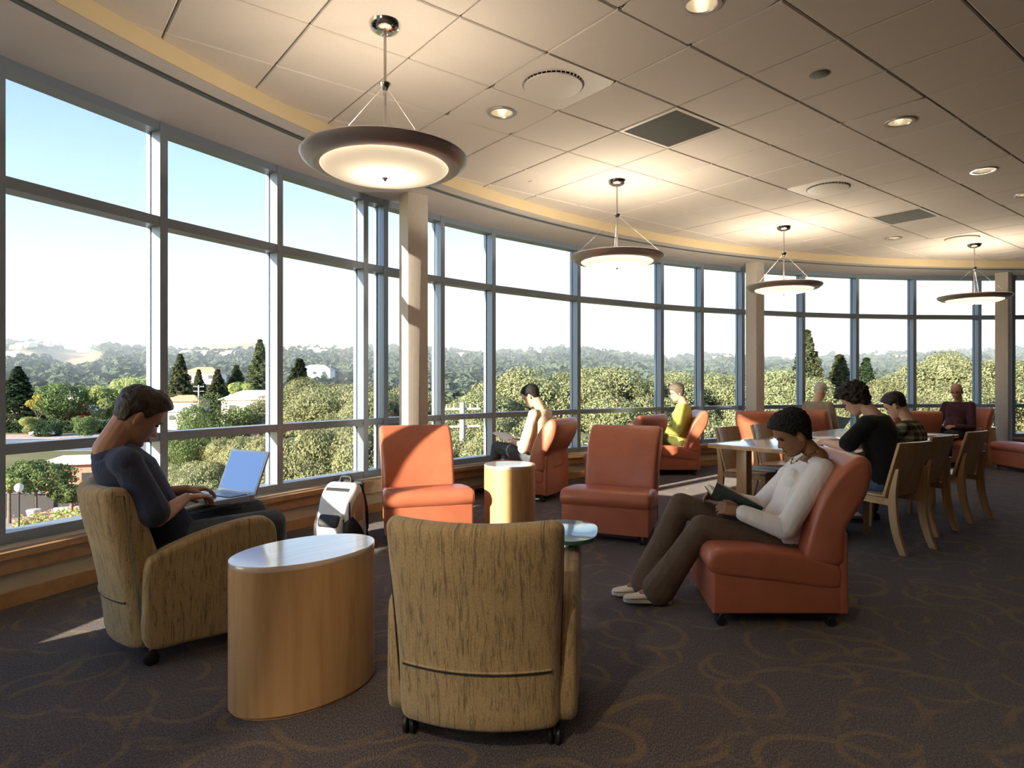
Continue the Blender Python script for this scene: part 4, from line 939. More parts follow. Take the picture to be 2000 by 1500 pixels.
# 4 person in yellow
d = sit(.30,.64); d.update(vox=.0065, pz=.49, fem=1, spine=(-14,-4,26), pitch=14, skin='skin_pale', shirt='yellow_top', pants='olive_trousers', sleeve=1.92, loose=.018, hair=('bob',(.016,.024),.004,50,.006,'hair_grey'), brow='hair_grey', glasses=1, hem=.14)
person('grey haired person in a yellow top sitting in profile', (2.40,9.42), (-1,.05), d)
# 5 white haired person
d = sit(.34,.66); d.update(vox=.0065, pz=.50, spine=(-6,0,24), pitch=14, skin='skin_pale', shirt='khaki_top', pants='dark_trousers', sleeve=1.9, hair=('short',(.010,.014),.002,60,0,'hair_white'), brow='hair_white')
person('white haired person in a khaki top seen from behind', (4.72,10.02), (.80,.60), d)
np_ = empty('newspaper', (0,0,0), label='dark folded newspaper on the lap of the white haired person', cat='newspaper'); sheet((4.72,10.02), (.80,.60), .46, .66, .42, .34, 35, mat='cover_green', par=np_)
# 6 curly reader at the table
d = dict(vox=.006, pz=.52, spine=(4,14,44), pitch=34, yaw=6, skin='skin_pale', shirt='black_shirt', pants='jeans_blue', sleeve=.72, loose=.018, hair=('bob',(.030,.038),.020,42,.012,'hair_darkbrown'), brow='hair_black',
  arms={-1:((-.26,.20,.775),(-.09,.42,.785),(.35,.9,-.05),(-.5,0,.85),.9), 1:((.26,.20,.775),(.06,.44,.785),(-.35,.9,-.05),(.5,0,.85),.9)}, legs={s:((s*.11,.42,.50),(s*.12,.40,.095),(s*.1,1,0)) for s in (-1,1)})
person('curly dark haired person in a black T-shirt reading at the long table', (2.985,5.215), (-.66,.75), d)
# 7 boy in plaid
d = dict(vox=.006, pz=.50, scale=.90, spine=(3,10,30), pitch=30, skin='skin_pale', shirt='plaid', pants='jeans', sleeve=.85, hair=('short',(.014,.022),.004,55,.008,'hair_darkbrown'), brow='hair_darkbrown',
  arms={s:((s*.23,.17,.775),(s*.08,.38,.785),(-s*.3,.9,-.05),(s*.5,0,.85),.8) for s in (-1,1)}, legs={s:((s*.10,.38,.48),(s*.11,.38,.095),(s*.1,1,0)) for s in (-1,1)})
person('boy in a plaid shirt bent over his reading', (3.575,5.77), (-.70,.71), d)
# 8 bald man
d = sit(.30,.62); d.update(vox=.0065, pz=.50, spine=(-16,-6,22), pitch=16, yaw=10, skin='skin_man', shirt='burgundy_shirt', pants='dark_trousers', sleeve=1.9, belly=1, hair=('bald',(.006,.006),.001,60,0,'hair_darkbrown'), brow='hair_darkbrown', glasses=1)
d['legs'] = {1:((.10,.46,.60),(-.12,.60,.36),(-.2,.9,-.4)), -1:((-.11,.45,.50),(-.12,.50,.095),(0,1,0))}
person('bald man in a burgundy shirt at the far right', (7.00,10.27), (-.86,-.50), d)
# ================================================================== outside: ground, hills, trees, houses
GZ = -8.2
SKY_X = [-900,-300,0,60,130,170,200,240,290,340,380,480,520,560,640,800,1000,1150,1300,1500,1700,1800,1900,2000,2300,2900]
SKY_Y = [650,655,662,657,676,680,672,670,673,674,668,662,668,664,670,678,680,676,692,694,690,682,678,678,680,680]
def sky_h(px): return np.interp(px, SKY_X, SKY_Y)
def terr(px, Y):
    px = np.asarray(px, float); Y = np.asarray(Y, float)
    H = (750 - sky_h(px))/FPX*1000 + CAM_H - 7
    s = np.clip((Y-190)/(1000-190), 0, 1); s = s**1.25*(1.25-.25*s)
    far = np.clip((Y-1000)/1500, 0, 1)
    bump = 2.5*np.sin(px*.021+Y*.004)*s + 1.5*np.sin(px*.05-Y*.011)*s
    return GZ + (H-GZ)*s*(1-.25*far) + bump
def ground_hit(px, py):
    Ys = np.geomspace(60, 1600, 900); z = terr(np.full_like(Ys, px), Ys); zr = CAM_H - (py-750)/FPX*Ys
    k = np.argmax(z >= zr); Y = Ys[k] if (z >= zr).any() else 900.0
    return Vector(((px-1000)/FPX*Y, Y, float(terr(px, Y))))
# golden grass areas, in world polygons found by looking at the photograph
def ell(px, py, cx, cy, rx, ry): return ((px-cx)/rx)**2 + ((py-cy)/ry)**2
PXS = np.linspace(-900, 2900, 240); YS = np.concatenate([np.linspace(16, 190, 30), np.geomspace(195, 2600, 90)])
G1, G2 = np.meshgrid(PXS, YS); Zt = terr(G1, G2); Xt = (G1-1000)/FPX*G2
V = np.stack([Xt, G2, Zt], -1).reshape(-1, 3); npx, nys = len(PXS), len(YS)
F_ = [(r*npx+c, r*npx+c+1, (r+1)*npx+c+1, (r+1)*npx+c) for r in range(nys-1) for c in range(npx-1)]
me = bpy.data.meshes.new('ground'); me.from_pydata(V.tolist(), [], F_)
pyv = 750 - (V[:,2]-CAM_H)/V[:,1]*FPX; pxv = G1.reshape(-1)
def gold(px, py):
    g = np.zeros_like(px)
    for cx, cy, rx, ry in [(40,698,60,14),(150,704,55,22),(430,674,105,17),(620,678,80,8),(250,676,30,6)]:
        g = np.maximum(g, np.clip(1.6-ell(px, py, cx, cy, rx, ry)*1.2, 0, 1))
    return g
far_m = (V[:,1] > 230)
gv = np.where(far_m, gold(pxv, pyv), 0)
at_ = me.color_attributes.new('grass', 'FLOAT_COLOR', 'POINT'); at_.data.foreach_set('color', np.stack([gv,gv,gv,np.ones_like(gv)], -1).reshape(-1))
t = NT('ground_cover'); va = t.n('ShaderNodeVertexColor'); va.layer_name = 'grass'; v = t.coord('World')
n1 = t.noise(v, .05, 5, .6); n2 = t.noise(v, .6, 4, .7)
green = t.ramp(n1, [(.3, (.10,.11,.045)), (.55, (.22,.20,.10)), (.8, (.36,.30,.17))]); gd = t.ramp(n2, [(.3, (.42,.29,.15)), (.7, (.58,.42,.23))])
t.pbsdf(t.mix(va.outputs[0], green, gd), .95, 0, .1)
link('ground', me, MATS['ground_cover'], smooth=180, kind='structure', label='sloping ground and hills outside the windows')

def leafmat(name, c, var=.3, tr=.35):
    t = NT(name); oi = t.n('ShaderNodeObjectInfo'); g = t.n('ShaderNodeNewGeometry'); n1 = t.noise(g.outputs['Position'], 1.1, 3, .6)
    cc = t.ramp(n1, [(.3, tuple(x*(1-var) for x in c)), (.7, tuple(min(1,x*(1+var)) for x in c))])
    hs = t.n('ShaderNodeHueSaturation'); t.l(cc, hs.inputs['Color']); t.l(t.math('ADD', .485, t.math('MULTIPLY', oi.outputs['Random'], .03)), hs.inputs['Hue']); t.l(t.math('ADD', .8, t.math('MULTIPLY', oi.outputs['Random'], .35)), hs.inputs['Value'])
    d = t.n('ShaderNodeBsdfDiffuse'); tl = t.n('ShaderNodeBsdfTranslucent'); t.l(hs.outputs[0], d.inputs[0]); t.l(hs.outputs[0], tl.inputs[0])
    m = t.n('ShaderNodeMixShader'); m.inputs[0].default_value = tr; t.l(d.outputs[0], m.inputs[1]); t.l(tl.outputs[0], m.inputs[2]); t.l(m.outputs[0], t.out.inputs[0]); return t.m
leafmat('leaf_oak', (.265,.285,.155), .4); leafmat('leaf_green', (.15,.205,.085)); leafmat('leaf_dark', (.055,.085,.045)); leafmat('leaf_pale', (.36,.42,.17)); leafmat('leaf_red', (.20,.06,.045)); leafmat('leaf_conifer', (.12,.14,.075)); leafmat('leaf_yellow', (.45,.42,.10)); leafmat('flower_pink', (.75,.30,.38)); leafmat('flower_yellow', (.75,.55,.12))
leafmat('forest', (.075,.105,.07), .45, .0)
plain('bark', (.16,.125,.095), .9, var=.3, scale=8); plain('bark_pale', (.42,.38,.33), .9, var=.2, scale=8)

def quads_mesh(name, P, N, S, mat, asp=.75):
    """cloud of small folded leaf clumps: centres P, normals N, sizes S"""
    n = len(P); ref = RNG.normal(size=(n,3)); T = np.cross(N, ref); T /= np.linalg.norm(T, axis=1)[:,None]+1e-9; B = np.cross(N, T)
    s = S[:,None]; fold = N*s*.25
    v = np.stack([P - T*s - fold*.4, P - B*s*asp + fold, P + T*s - fold*.4, P + B*s*asp + fold], 1).reshape(-1,3)
    me = bpy.data.meshes.new(name); me.vertices.add(4*n); me.vertices.foreach_set('co', v.reshape(-1).astype(np.float32))
    idx = np.arange(4*n).reshape(n,4); tri = np.stack([idx[:,[0,1,2]], idx[:,[0,2,3]]], 1).reshape(-1)
    me.loops.add(6*n); me.loops.foreach_set('vertex_index', tri.astype(np.int32)); me.polygons.add(2*n)
    me.polygons.foreach_set('loop_start', np.arange(0, 6*n, 3, dtype=np.int32)); me.update(calc_edges=True); me.materials.append(mat); return me
def crown(name, mat, nblob, nleaf, size, R=(4.5,4.5,3.6), seed=0, blob=(1.1,1.9), full=False):
    g = np.random.default_rng(seed); d = g.normal(size=(nblob,3)); d /= np.linalg.norm(d,axis=1)[:,None]; d[:,2] = d[:,2] if full else np.abs(d[:,2])*1.15-.35
    c = d*np.array(R)*(.55+.35*g.random((nblob,1))); rb_ = blob[0]+(blob[1]-blob[0])*g.random(nblob)
    k = g.integers(0, nblob, nleaf); nd = g.normal(size=(nleaf,3)); nd /= np.linalg.norm(nd,axis=1)[:,None]; nd[:,2] = np.where((nd[:,2] < -.2) & (not full), -nd[:,2], nd[:,2])
    P = c[k] + nd*(rb_[k]*(.72+.34*g.random(nleaf)**.6))[:,None]*np.array([1,1,.82]); N = nd + g.normal(size=nd.shape)*.55; N /= np.linalg.norm(N,axis=1)[:,None]
    return quads_mesh(name, P, N, size*(.6+.8*g.random(nleaf)), mat)
def trunk_mesh(h, r, mat, seed=0, branches=5, spread=2.6):
    g = random.Random(seed); mb = MB(); mb.tube(smooth_path([(0,0,0),(.1*g.uniform(-1,1),.1,h*.35),(.25*g.uniform(-1,1),.1,h*.7),(0,0,h)], 4), [r*(1-.06*i) for i in range(13)], 8)
    for k in range(branches):
        a_ = 2*math.pi*k/branches+g.uniform(-.4,.4); z0 = h*g.uniform(.5,.8)
        mb.tube(smooth_path([(0,0,z0),(spread*.4*math.cos(a_),spread*.4*math.sin(a_),z0+h*.18),(spread*math.cos(a_),spread*math.sin(a_),z0+h*.42)], 3), [r*.45-r*.05*i for i in range(7)], 6)
    me = mb.mesh('trunk', False); me.materials.append(mat); shade(me, 180); return me
OAKS = [crown('foliage', MATS['leaf_oak'], 40, 60000, .066, seed=s) for s in (1,2,3)]
ROUND = {m: crown('foliage', MATS[m], 30, 10000, .17, seed=20+i, full=True) for i, m in enumerate(['leaf_green','leaf_dark','leaf_pale','leaf_red','leaf_yellow'])}
GREENB = crown('foliage', MATS['leaf_green'], 32, 36000, .085, seed=41, full=True)
def conifer_mesh(mat, seed, nl=16000, h=10.0, r=2.3, size=.13):
    g = np.random.default_rng(seed); u = g.random(nl)**.75; lay = np.floor(u*24)/24+g.random(nl)/48; z = h*(.06+.94*np.clip(lay+.9*g.random(nl)/24,0,1)); a_ = g.random(nl)*2*np.pi
    az = np.sin(a_*7+np.floor(u*24)*2.4)*.3+np.sin(a_*3+np.floor(u*24)*5.1)*.2+.95; rr = r*(1-lay*.97)*(.35+.65*np.sqrt(g.random(nl)))*az
    P = np.stack([rr*np.cos(a_), rr*np.sin(a_), z - rr*.22], -1); N = np.stack([np.cos(a_)*.5, np.sin(a_)*.5, np.ones(nl)], -1) + g.normal(size=(nl,3))*.45; N /= np.linalg.norm(N,axis=1)[:,None]
    return quads_mesh('foliage', P, N, size*(.6+.8*g.random(nl)), mat, .45)
CONI = [conifer_mesh(MATS['leaf_conifer'], 5), conifer_mesh(MATS['leaf_conifer'], 6), conifer_mesh(MATS['leaf_dark'], 7)]
TRK = [trunk_mesh(5.5, .28, MATS['bark'], 1), trunk_mesh(5.5, .26, MATS['bark_pale'], 2, 6, 3.0)]
CTRK = MB().tube([(0,0,0),(0,0,9.4)], [.22,.03], 8).mesh('trunk', False); CTRK.materials.append(MATS['bark'])
def tree(px, ytop, D, w, crown_me, trunk_me, label, name='oak_tree', group='oak trees outside the windows', hz=None):
    """w = crown half width in metres; crown meshes span about 5.8 m half width, top at +4.6"""
    ztop = CAM_H + (750-ytop)/FPX*D; g0 = float(terr(px, D)); X = (px-1000)/FPX*D
    r = empty(name, (X, D, g0), 0, label=label, cat='tree', group=group)
    k = w/5.6; kz = hz/4.4 if hz else k*1.0
    f = bpy.data.objects.new('foliage', crown_me); COL.objects.link(f); f.parent = r; f.location = (0,0,ztop-g0-4.5*kz); f.scale = (k,k,kz); f.rotation_euler = (0,0,(px*.7)%6.28)
    tz = max(.3, (ztop-g0-3.2*kz)/8.0)
    q = bpy.data.objects.new('trunk', trunk_me); COL.objects.link(q); q.parent = r; q.scale = (k,k,max(tz,.25)); q.rotation_euler = (0,0,px*.37); return r
def conifer(px, ytop, D, w, me_, label):
    ztop = CAM_H + (750-ytop)/FPX*D; g0 = float(terr(px, D)); X = (px-1000)/FPX*D; h = ztop-g0
    r = empty('conifer', (X,D,g0), 0, label=label, cat='tree', group='conifers outside the windows')
    for nm, m_ in (('foliage', me_), ('trunk', CTRK)):
        o = bpy.data.objects.new(nm, m_); COL.objects.link(o); o.parent = r; o.scale = (w/2.3, w/2.3, h/10.0); o.rotation_euler = (0,0,px*.5)
    return r
OAKLIST = [
 (590,722,46,4.6,'olive oak seen in the third window bay, left of the column'),(672,716,40,4.4,'olive oak just left of the narrow window strip'),(735,738,36,3.6,'olive oak behind the narrow window strip'),
 (800,735,38,4.2,'olive oak hidden partly by the front column'),(880,738,42,4.6,'olive oak right of the front column'),(945,742,30,3.0,'low olive oak behind the pole with crossarms'),
 (1010,697,34,4.4,'tall oak above the dark haired person in the pale top'),(1075,704,38,4.2,'tall oak left of the second pendant lamp'),(1155,690,36,3.8,'oak under the left rim of the second pendant'),
 (1205,698,32,4.0,'wide oak straight below the second pendant lamp'),(1262,706,34,3.8,'oak right below the second pendant lamp'),(1318,700,38,4.0,'oak above the head of the person in yellow'),
 (1400,712,36,4.0,'oak left of the middle column'),(1462,702,40,4.2,'oak behind the middle column'),(1520,694,36,4.2,'oak right of the middle column'),
 (1590,722,34,3.6,'oak above the white haired person'),(1735,742,30,3.0,'low oak above the curly haired reader'),(1790,702,36,3.9,'oak left of the bald man'),
 (1845,668,36,4.2,'tall dry oak above the bald man'),(1915,672,38,4.4,'tall dry oak left of the right column'),(1975,676,36,4.2,'oak at the right edge beyond the right column'),(2060,690,36,4.6,'oak just beyond the right edge'),
]
for k, (px, yt, D, w, lab) in enumerate(OAKLIST): tree(px, yt, D, w, OAKS[k%3], TRK[1 if px > 1450 else 0], lab)
LOW = [(560,800,27,3.2,'low bushy tree below the third window bay'),(640,792,26,3.2,'low bushy tree beside the backpack window'),(700,800,25,2.8,'low leafy tree behind the orange sunlit chair'),(850,805,24,3.0,'low leafy tree right of the front column'),(960,800,23,2.8,'low leafy tree behind the round drum table'),(1050,790,24,3.0,'low leafy tree behind the person in the pale top'),
 (1150,795,24,3.0,'low leafy tree below the second pendant'),(1260,800,24,3.0,'low leafy tree behind the person in yellow'),(1370,790,24,3.0,'low leafy tree left of the middle column'),(1510,785,26,3.2,'low leafy tree right of the middle column'),(1680,800,26,3.0,'low leafy tree by the white poles'),(1800,790,25,3.2,'low leafy tree behind the boy in plaid'),(1930,780,25,3.4,'low leafy tree near the right column')]
for k, (px, yt, D, w, lab) in enumerate(LOW): tree(px, yt, D, w, OAKS[(k+1)%3], TRK[0], lab, 'leafy_tree', 'low trees just outside the glass', hz=3.6)
tree(425,768,42,3.2,GREENB,TRK[0],'green leafy tree behind the laptop','leafy_tree','low trees just outside the glass'); tree(375,806,38,2.4,GREENB,TRK[0],'small leafy tree right of the man at the laptop','leafy_tree','low trees just outside the glass', hz=2.6)
tree(480,815,34,2.8,OAKS[1],TRK[0],'low olive tree under the laptop screen','leafy_tree','low trees just outside the glass', hz=3.2); tree(400,870,26,2.2,OAKS[2],TRK[0],'low shrubby tree below the laptop','leafy_tree','low trees just outside the glass', hz=2.4); tree(520,850,26,2.4,OAKS[0],TRK[0],'shrubby tree at the second mullion','leafy_tree','low trees just outside the glass', hz=2.8)
tree(340,880,30,1.8,OAKS[1],TRK[0],'shrubby tree at the mullion behind the man','leafy_tree','low trees just outside the glass', hz=2.2)
CON = [(35,716,135,6.0,2,'dark tall pine at the left edge'),(352,692,120,4.2,0,'brown green conifer right of the man'),(388,722,125,3.2,1,'small conifer beside the utility pole'),(425,722,130,4.2,0,'conifer above the green tree behind the laptop'),(462,714,128,4.6,1,'conifer left of the tall spire shaped conifer'),(508,664,112,4.4,0,'tall spire shaped conifer at the second mullion'),(585,702,75,4.2,2,'dark green conifer in the third window bay'),(1575,646,52,3.4,0,'tall conifer right of the middle column'),(1640,694,58,3.6,1,'conifer left of the white poles'),(1692,700,66,3.2,2,'dark conifer above the curly haired reader')]
for px, yt, D, w, k, lab in CON: conifer(px, yt, D, w, CONI[k], lab)
RND = [(117,737,130,5.4,'leaf_green','round green tree above the white roof'),(210,740,135,6.0,'leaf_pale','round pale green tree left of the man'),(75,762,128,2.6,'leaf_yellow','small yellow green tree beside the dark pine'),(148,780,140,4.0,'leaf_red','dark red tree behind the white roof'),(60,808,118,2.4,'leaf_pale','small bush in front of the dark shrubs'),(165,806,112,2.6,'leaf_green','green shrub before the white roof'),(232,780,140,2.8,'leaf_green','green tree right of the white roof'),(480,738,110,3.2,'leaf_pale','pale green tree beside the spire shaped conifer'),(180,755,150,3.4,'leaf_green','dark green tree right of the red chimney'),(90,818,117,2.8,'leaf_dark','dark shrub left of the white roof'),(20,790,170,5,'leaf_green','tree at the far left edge behind the pine'),(260,725,190,7,'leaf_pale','yellow green tree beside the first mullion')]
for px, yt, D, w, m_, lab in RND: tree(px, yt, D, w, ROUND[m_], TRK[0], lab, 'garden_tree', 'garden trees in the valley')
# forest on the slopes and in the valley (uncountable)
def forest(n, dmin, dmax, px0, px1, rmin, rmax, seed, name, label, keep):
    g = np.random.default_rng(seed); Y = np.exp(np.log(dmin)+(np.log(dmax)-np.log(dmin))*g.random(n)); px = px0+(px1-px0)*g.random(n)
    z = terr(px, Y); py = 750-(z-CAM_H)/Y*FPX; k = keep(px, py, Y, g); px, Y, z = px[k], Y[k], z[k]; n = len(px); X = (px-1000)/FPX*Y
    nq = 46; rad = rmin+(rmax-rmin)*g.random(n); hgt = rad*(.8+.6*g.random(n))
    nd = g.normal(size=(n,nq,3)); nd /= np.linalg.norm(nd,axis=2)[:,:,None]; nd[:,:,2] = np.abs(nd[:,:,2])*1.1-.1
    P = nd*(.8+.3*g.random((n,nq,1)))*np.stack([rad,rad,hgt],-1)[:,None,:] + np.stack([X,Y,z+hgt*.35],-1)[:,None,:]; N = nd+g.normal(size=nd.shape)*.35; N /= np.linalg.norm(N,axis=2)[:,:,None]
    me = quads_mesh(name, P.reshape(-1,3), N.reshape(-1,3), np.repeat(rad*.42,nq)*(.7+.6*g.random(n*nq)), MATS['forest'])
    return link(name, me, None, kind='stuff', label=label, cat='forest')
forest(5200, 300, 1080, -250, 2200, 2.6, 5.2, 3, 'hill_forest', 'bluish wooded hillsides below the skyline', lambda px,py,Y,g: (gold(px,py) < .25) & (g.random(len(px)) < .85))
forest(1100, 165, 330, -200, 2200, 2.6, 4.6, 4, 'valley_forest', 'dark trees filling the valley before the hills', lambda px,py,Y,g: (gold(px,py) < .4) & ~((px > -50) & (px < 330) & (Y < 205)))
# houses
plain('house_white', (.78,.74,.68), .8); plain('house_pink', (.62,.42,.32), .8); plain('roof_grey', (.42,.42,.45), .8); plain('roof_white', (.80,.78,.76), .8); plain('roof_terracotta', (.50,.27,.17), .85); plain('roof_blue', (.30,.34,.40), .8); plain('window_dark', (.05,.06,.07), .2)
def house(px, py, D, w, h, roof, wall, label, rz=0, name='house', group='houses outside the windows', base=None):
    X = (px-1000)/FPX*D; zb = float(terr(px,D)) if base is None else base
    if py is not None: zb = CAM_H-(py-750)/FPX*D
    r = empty(name, (X,D,zb), rz, label=label, cat='house', group=group); d = w*.6
    MB().box((-w/2,-d/2,-1),(w/2,d/2,h)).build('wall', MATS[wall], r)
    e = .5; rh = w*.17
    MB().add([(-w/2-e,-d/2-e,h),(w/2+e,-d/2-e,h),(w/2+e,d/2+e,h),(-w/2-e,d/2+e,h),(-w/2+d*.45,0,h+rh),(w/2-d*.45,0,h+rh)], [(0,1,5,4),(1,2,5),(2,3,4,5),(3,0,4),(3,2,1,0)]).build('roof', MATS[roof], r)
    for k in range(3): MB().box((-w*.36+k*w*.3,-d/2-.05,h*.3),(-w*.36+k*w*.3+w*.12,-d/2+.02,h*.72)).build('window', MATS['window_dark'], r)
    return r
house(158,832,146,13,2.6,'roof_white','house_white','low house with wide white hipped roof behind the hedge'); house(90,820,170,12,2.4,'roof_blue','house_white','house with blue grey roof left of the white roof'); house(208,812,168,11,2.4,'roof_blue','house_pink','house with grey roof beside the man'); house(28,838,140,13,2.6,'roof_terracotta','house_pink','brown roofed house at the left edge under the pine')
house(362,812,118,7,2.6,'roof_terracotta','house_pink','pink house with tan roof right of the man'); house(350,826,112,8,2.0,'roof_grey','house_white','low grey roofed house in front of the pink house'); house(500,815,95,8,2.6,'roof_white','house_white','house with white roof beside the second mullion'); house(152,792,190,10,2.6,'roof_grey','house_white','grey roofed house behind the dark red tree'); house(400,745,230,12,3,'roof_terracotta','house_white','house among the conifers above the laptop')
house(1610,842,60,8,2.6,'roof_white','house_white','pale building behind the white haired person'); house(1530,838,58,9,2.2,'roof_white','house_pink','flat pale building right of the middle column'); house(620,735,300,14,3,'roof_grey','house_white','pale house in the valley in the third window bay')
hp = MB().add([(-6,-4,0),(6,-4,0),(6,4,0),(-6,4,0),(-6,-4,4),(6,-4,4),(6,4,4),(-6,4,4),(-6,0,6.5),(6,0,6.5)], [(0,1,5,4),(1,2,6,9,5),(2,3,7,6),(3,0,4,8,7),(4,5,9,8),(6,7,8,9),(3,2,1,0)]).mesh('hill_house'); hp.materials.append(MATS['house_white'])
HH = [(75,668),(58,681),(45,683),(80,682),(92,680),(107,681),(160,680),(170,682),(158,686),(33,686),(25,706),(60,706),(12,706),(75,662),(100,662),(365,698),(395,700),(420,700),(445,705),(455,701),(570,690),(580,694),(600,678),(612,692),(630,694),(650,690),(660,678),(690,682),(745,690),(850,695),(900,700),(920,690),(1050,685),(1110,684),(1420,702),(1400,706),(1720,700),(1760,705),(1850,702)]
for px, py in HH:
    w = ground_hit(px, py); o = bpy.data.objects.new('hill_house', hp); COL.objects.link(o); o.location = (w.x,w.y,w.z+2); o.rotation_euler = (0,0,(px*1.7)%1.2-.6); k = .9+.4*((px*7)%10)/10; o.scale = (k,k,k*.8)
    lb = next(l for m, l in [(120,'small white house high on the wooded hill at the far left'),(200,'small white house on the saddle right of the far left hill'),(480,'small white house in the distant woods above the laptop'),(760,'small pale house on the distant hillside in the third window bay'),(1200,'small pale house on the distant hills left of the second pendant'),(9999,'small pale house on the distant hills at the right')] if px < m)
    setp(o, lb, 'house', lb.replace('small','').replace('house','houses').strip())
# road, hedge, car, forecourt at the left
plain('asphalt_shaded', (.16,.18,.23), .9, var=.1, scale=.3); plain('asphalt_sunlit', (.48,.36,.32), .9, var=.08, scale=.4); plain('paving', (.34,.28,.27), .9, var=.15, scale=.5); plain('brick', (.50,.24,.17), .9, var=.12, scale=3); plain('concrete', (.52,.50,.47), .9, var=.1, scale=2); plain('dark_wall', (.035,.033,.035), .9)
MB().box((-150,92,GZ+.02),(-20,112,GZ+.08)).build('parking_lot', MATS['asphalt_shaded'], kind='structure', label='shaded part of the road and parking lot at the left, shade painted blue grey')  # shade on the road painted in as a blue grey strip
MB().box((-150,112.2,GZ+.02),(-20,121,GZ+.10)).build('road_sunlit', MATS['asphalt_sunlit'], kind='structure', label='sunlit part of the road behind the parking lot, sunlight painted pinkish')  # sunlit band of the same road, sunlight painted in as pinkish colour
MB().box((-70,30,GZ+.02),(-18,64,GZ+.06)).build('forecourt', MATS['paving'], kind='structure', label='paved forecourt below the first window')
def leafbox(name, lo, hi, n, size, mat, label, cat, seed=1):
    g = np.random.default_rng(seed); lo, hi = np.array(lo, float), np.array(hi, float); P = lo + (hi-lo)*g.random((n,3)); ax = g.integers(0,3,n); sd_ = g.integers(0,2,n); ax = np.where((ax==2)&(sd_==0), 1, ax)
    for k in range(3): P[:,k] = np.where(ax==k, np.where(sd_==1, hi[k], lo[k]), P[:,k])
    N = g.normal(size=(n,3)); N /= np.linalg.norm(N,axis=1)[:,None]; return link(name, quads_mesh(name, P, N, size*(.6+.8*g.random(n)), MATS[mat]), None, label=label, cat=cat)
leafbox('hedge', (-150,126,GZ), (-60,129,GZ+1.9), 7000, .5, 'leaf_dark', 'long dark green hedge behind the road', 'hedge')
cz = GZ+.1; Yc = (CAM_H-cz)*FPX/(852-750)
car = empty('car', ((86-1000)/FPX*Yc, Yc, cz), R_(4), label='small white car driving on the road outside at the left', cat='car')
plain('car_white', (.80,.80,.80), .3); 
m = MB(); slab(m, [Vector(p) for p in [(-2.1,.35),(2.1,.35),(2.15,.75),(1.3,.95),(-2.1,.95)]], -.85, .85, .1); M_ = Matrix.Rotation(R_(90),4,'Z'); b_ = m.build('body', MATS['car_white'], car, smooth=40); b_.rotation_euler = (0,0,R_(90))
m = MB(); slab(m, [Vector(p) for p in [(-1.7,.95),(1.1,.95),(.45,1.45),(-1.2,1.45)]], -.75, .75, .12); c_ = m.build('cabin', MATS['window_dark'], car, smooth=40); c_.rotation_euler = (0,0,R_(90))
for x in (-1.3,1.3):
    for y in (-.8,.8): o = MB().lathe([(.0001,-.1),(.32,-.1),(.32,.1),(.0001,.1)], 16, Matrix.Rotation(R_(90),4,'X'), cap=False).build('wheel', MATS['black_rubber'], car); o.location = (x,y,.32)
# lamp post
Dl = 38.4; lpz = empty('lamp_post', ((37-1000)/FPX*Dl, Dl, GZ), 0, label='dark lamp post with white globe outside at the left', cat='street lamp')
MB().lathe([(.09,0),(.09,.3),(.05,.35),(.04,3.0),(.07,3.05),(.07,3.15)], 12).build('post', MATS['dark_wall'], lpz, smooth=40); plain('globe_white', (.85,.84,.8), .3)
MB().ellipsoid((0,0,3.36),(.24,.24,.26),16,10).build('globe', MATS['globe_white'], lpz, smooth=180)
# brick building with stairs, terrace wall, bush, flower bed, urn
Db = 52.0; bb = empty('brick_building', ((150-1000)/FPX*Db, Db, GZ), R_(18), label='low brick building with white eaves outside behind the man', cat='building')
MB().box((-1.6,-2,0),(3.2,3,3.3)).build('wall', MATS['brick'], bb); MB().box((-1.9,-2.5,3.3),(3.5,3.3,3.5)).build('roof', MATS['roof_white'], bb); MB().box((.9,-2.06,.4),(1.9,-1.9,2.6)).build('door', MATS['dark_wall'], bb)
MB().box((-1.8,-3.6,0),(1.0,-2.0,1.1)).build('planter_wall', MATS['brick'], bb)
tw_ = MB().box((-3.6,-.2,0),(2.4,.2,1.7)).build('terrace_wall', MATS['dark_wall'], label='dark low terrace wall behind the lamp post', cat='wall'); tw_.location = ((78-1000)/FPX*46, 46, GZ)
for k, (px, yt, D, w, lab) in enumerate([(70,902,45,2.4,'rounded green bush above the terrace wall outside'),(18,925,44,1.4,'pale bush at the left edge behind the lamp post'),(140,948,40,1.2,'dark green shrub beside the stone steps')]):
    zt = CAM_H-(yt-750)/FPX*D; hh = w*.42; rr_ = empty('bush', ((px-1000)/FPX*D, D, GZ+.02), 0, label=lab, cat='bush', group='bushes on the forecourt')
    gg_ = np.random.default_rng(60+k); nn_ = 9000; nd = gg_.normal(size=(nn_,3)); nd /= np.linalg.norm(nd,axis=1)[:,None]; lum = 1+.16*np.sin(nd[:,0]*9+k)*np.sin(nd[:,1]*8)+.1*np.sin(nd[:,2]*11+nd[:,0]*5)
    P_ = nd*lum[:,None]*(.85+.2*gg_.random(nn_))[:,None]*np.array([w,w*.6,hh]) + np.array([0,0,zt-GZ-hh]); N_ = nd+gg_.normal(size=nd.shape)*.5; N_ /= np.linalg.norm(N_,axis=1)[:,None]
    link('foliage', quads_mesh('foliage', P_, N_, .07*(.6+.8*gg_.random(nn_)), MATS['leaf_green' if k != 1 else 'leaf_pale']), None, rr_); MB().tube([(0,0,0),(0,0,zt-GZ-hh)], [.12,.08], 8).build('trunk', MATS['bark'], rr_)
st_ = empty('stone_steps', ((112-1000)/FPX*43, 43, GZ), R_(25), label='pale stone steps outside near the brick building', cat='steps')
for k in range(6): MB().box((-1.2+k*.12,k*.4,k*.16),(1.2+k*.12,k*.4+.42,k*.16+.16)).build('step', MATS['concrete'], st_)
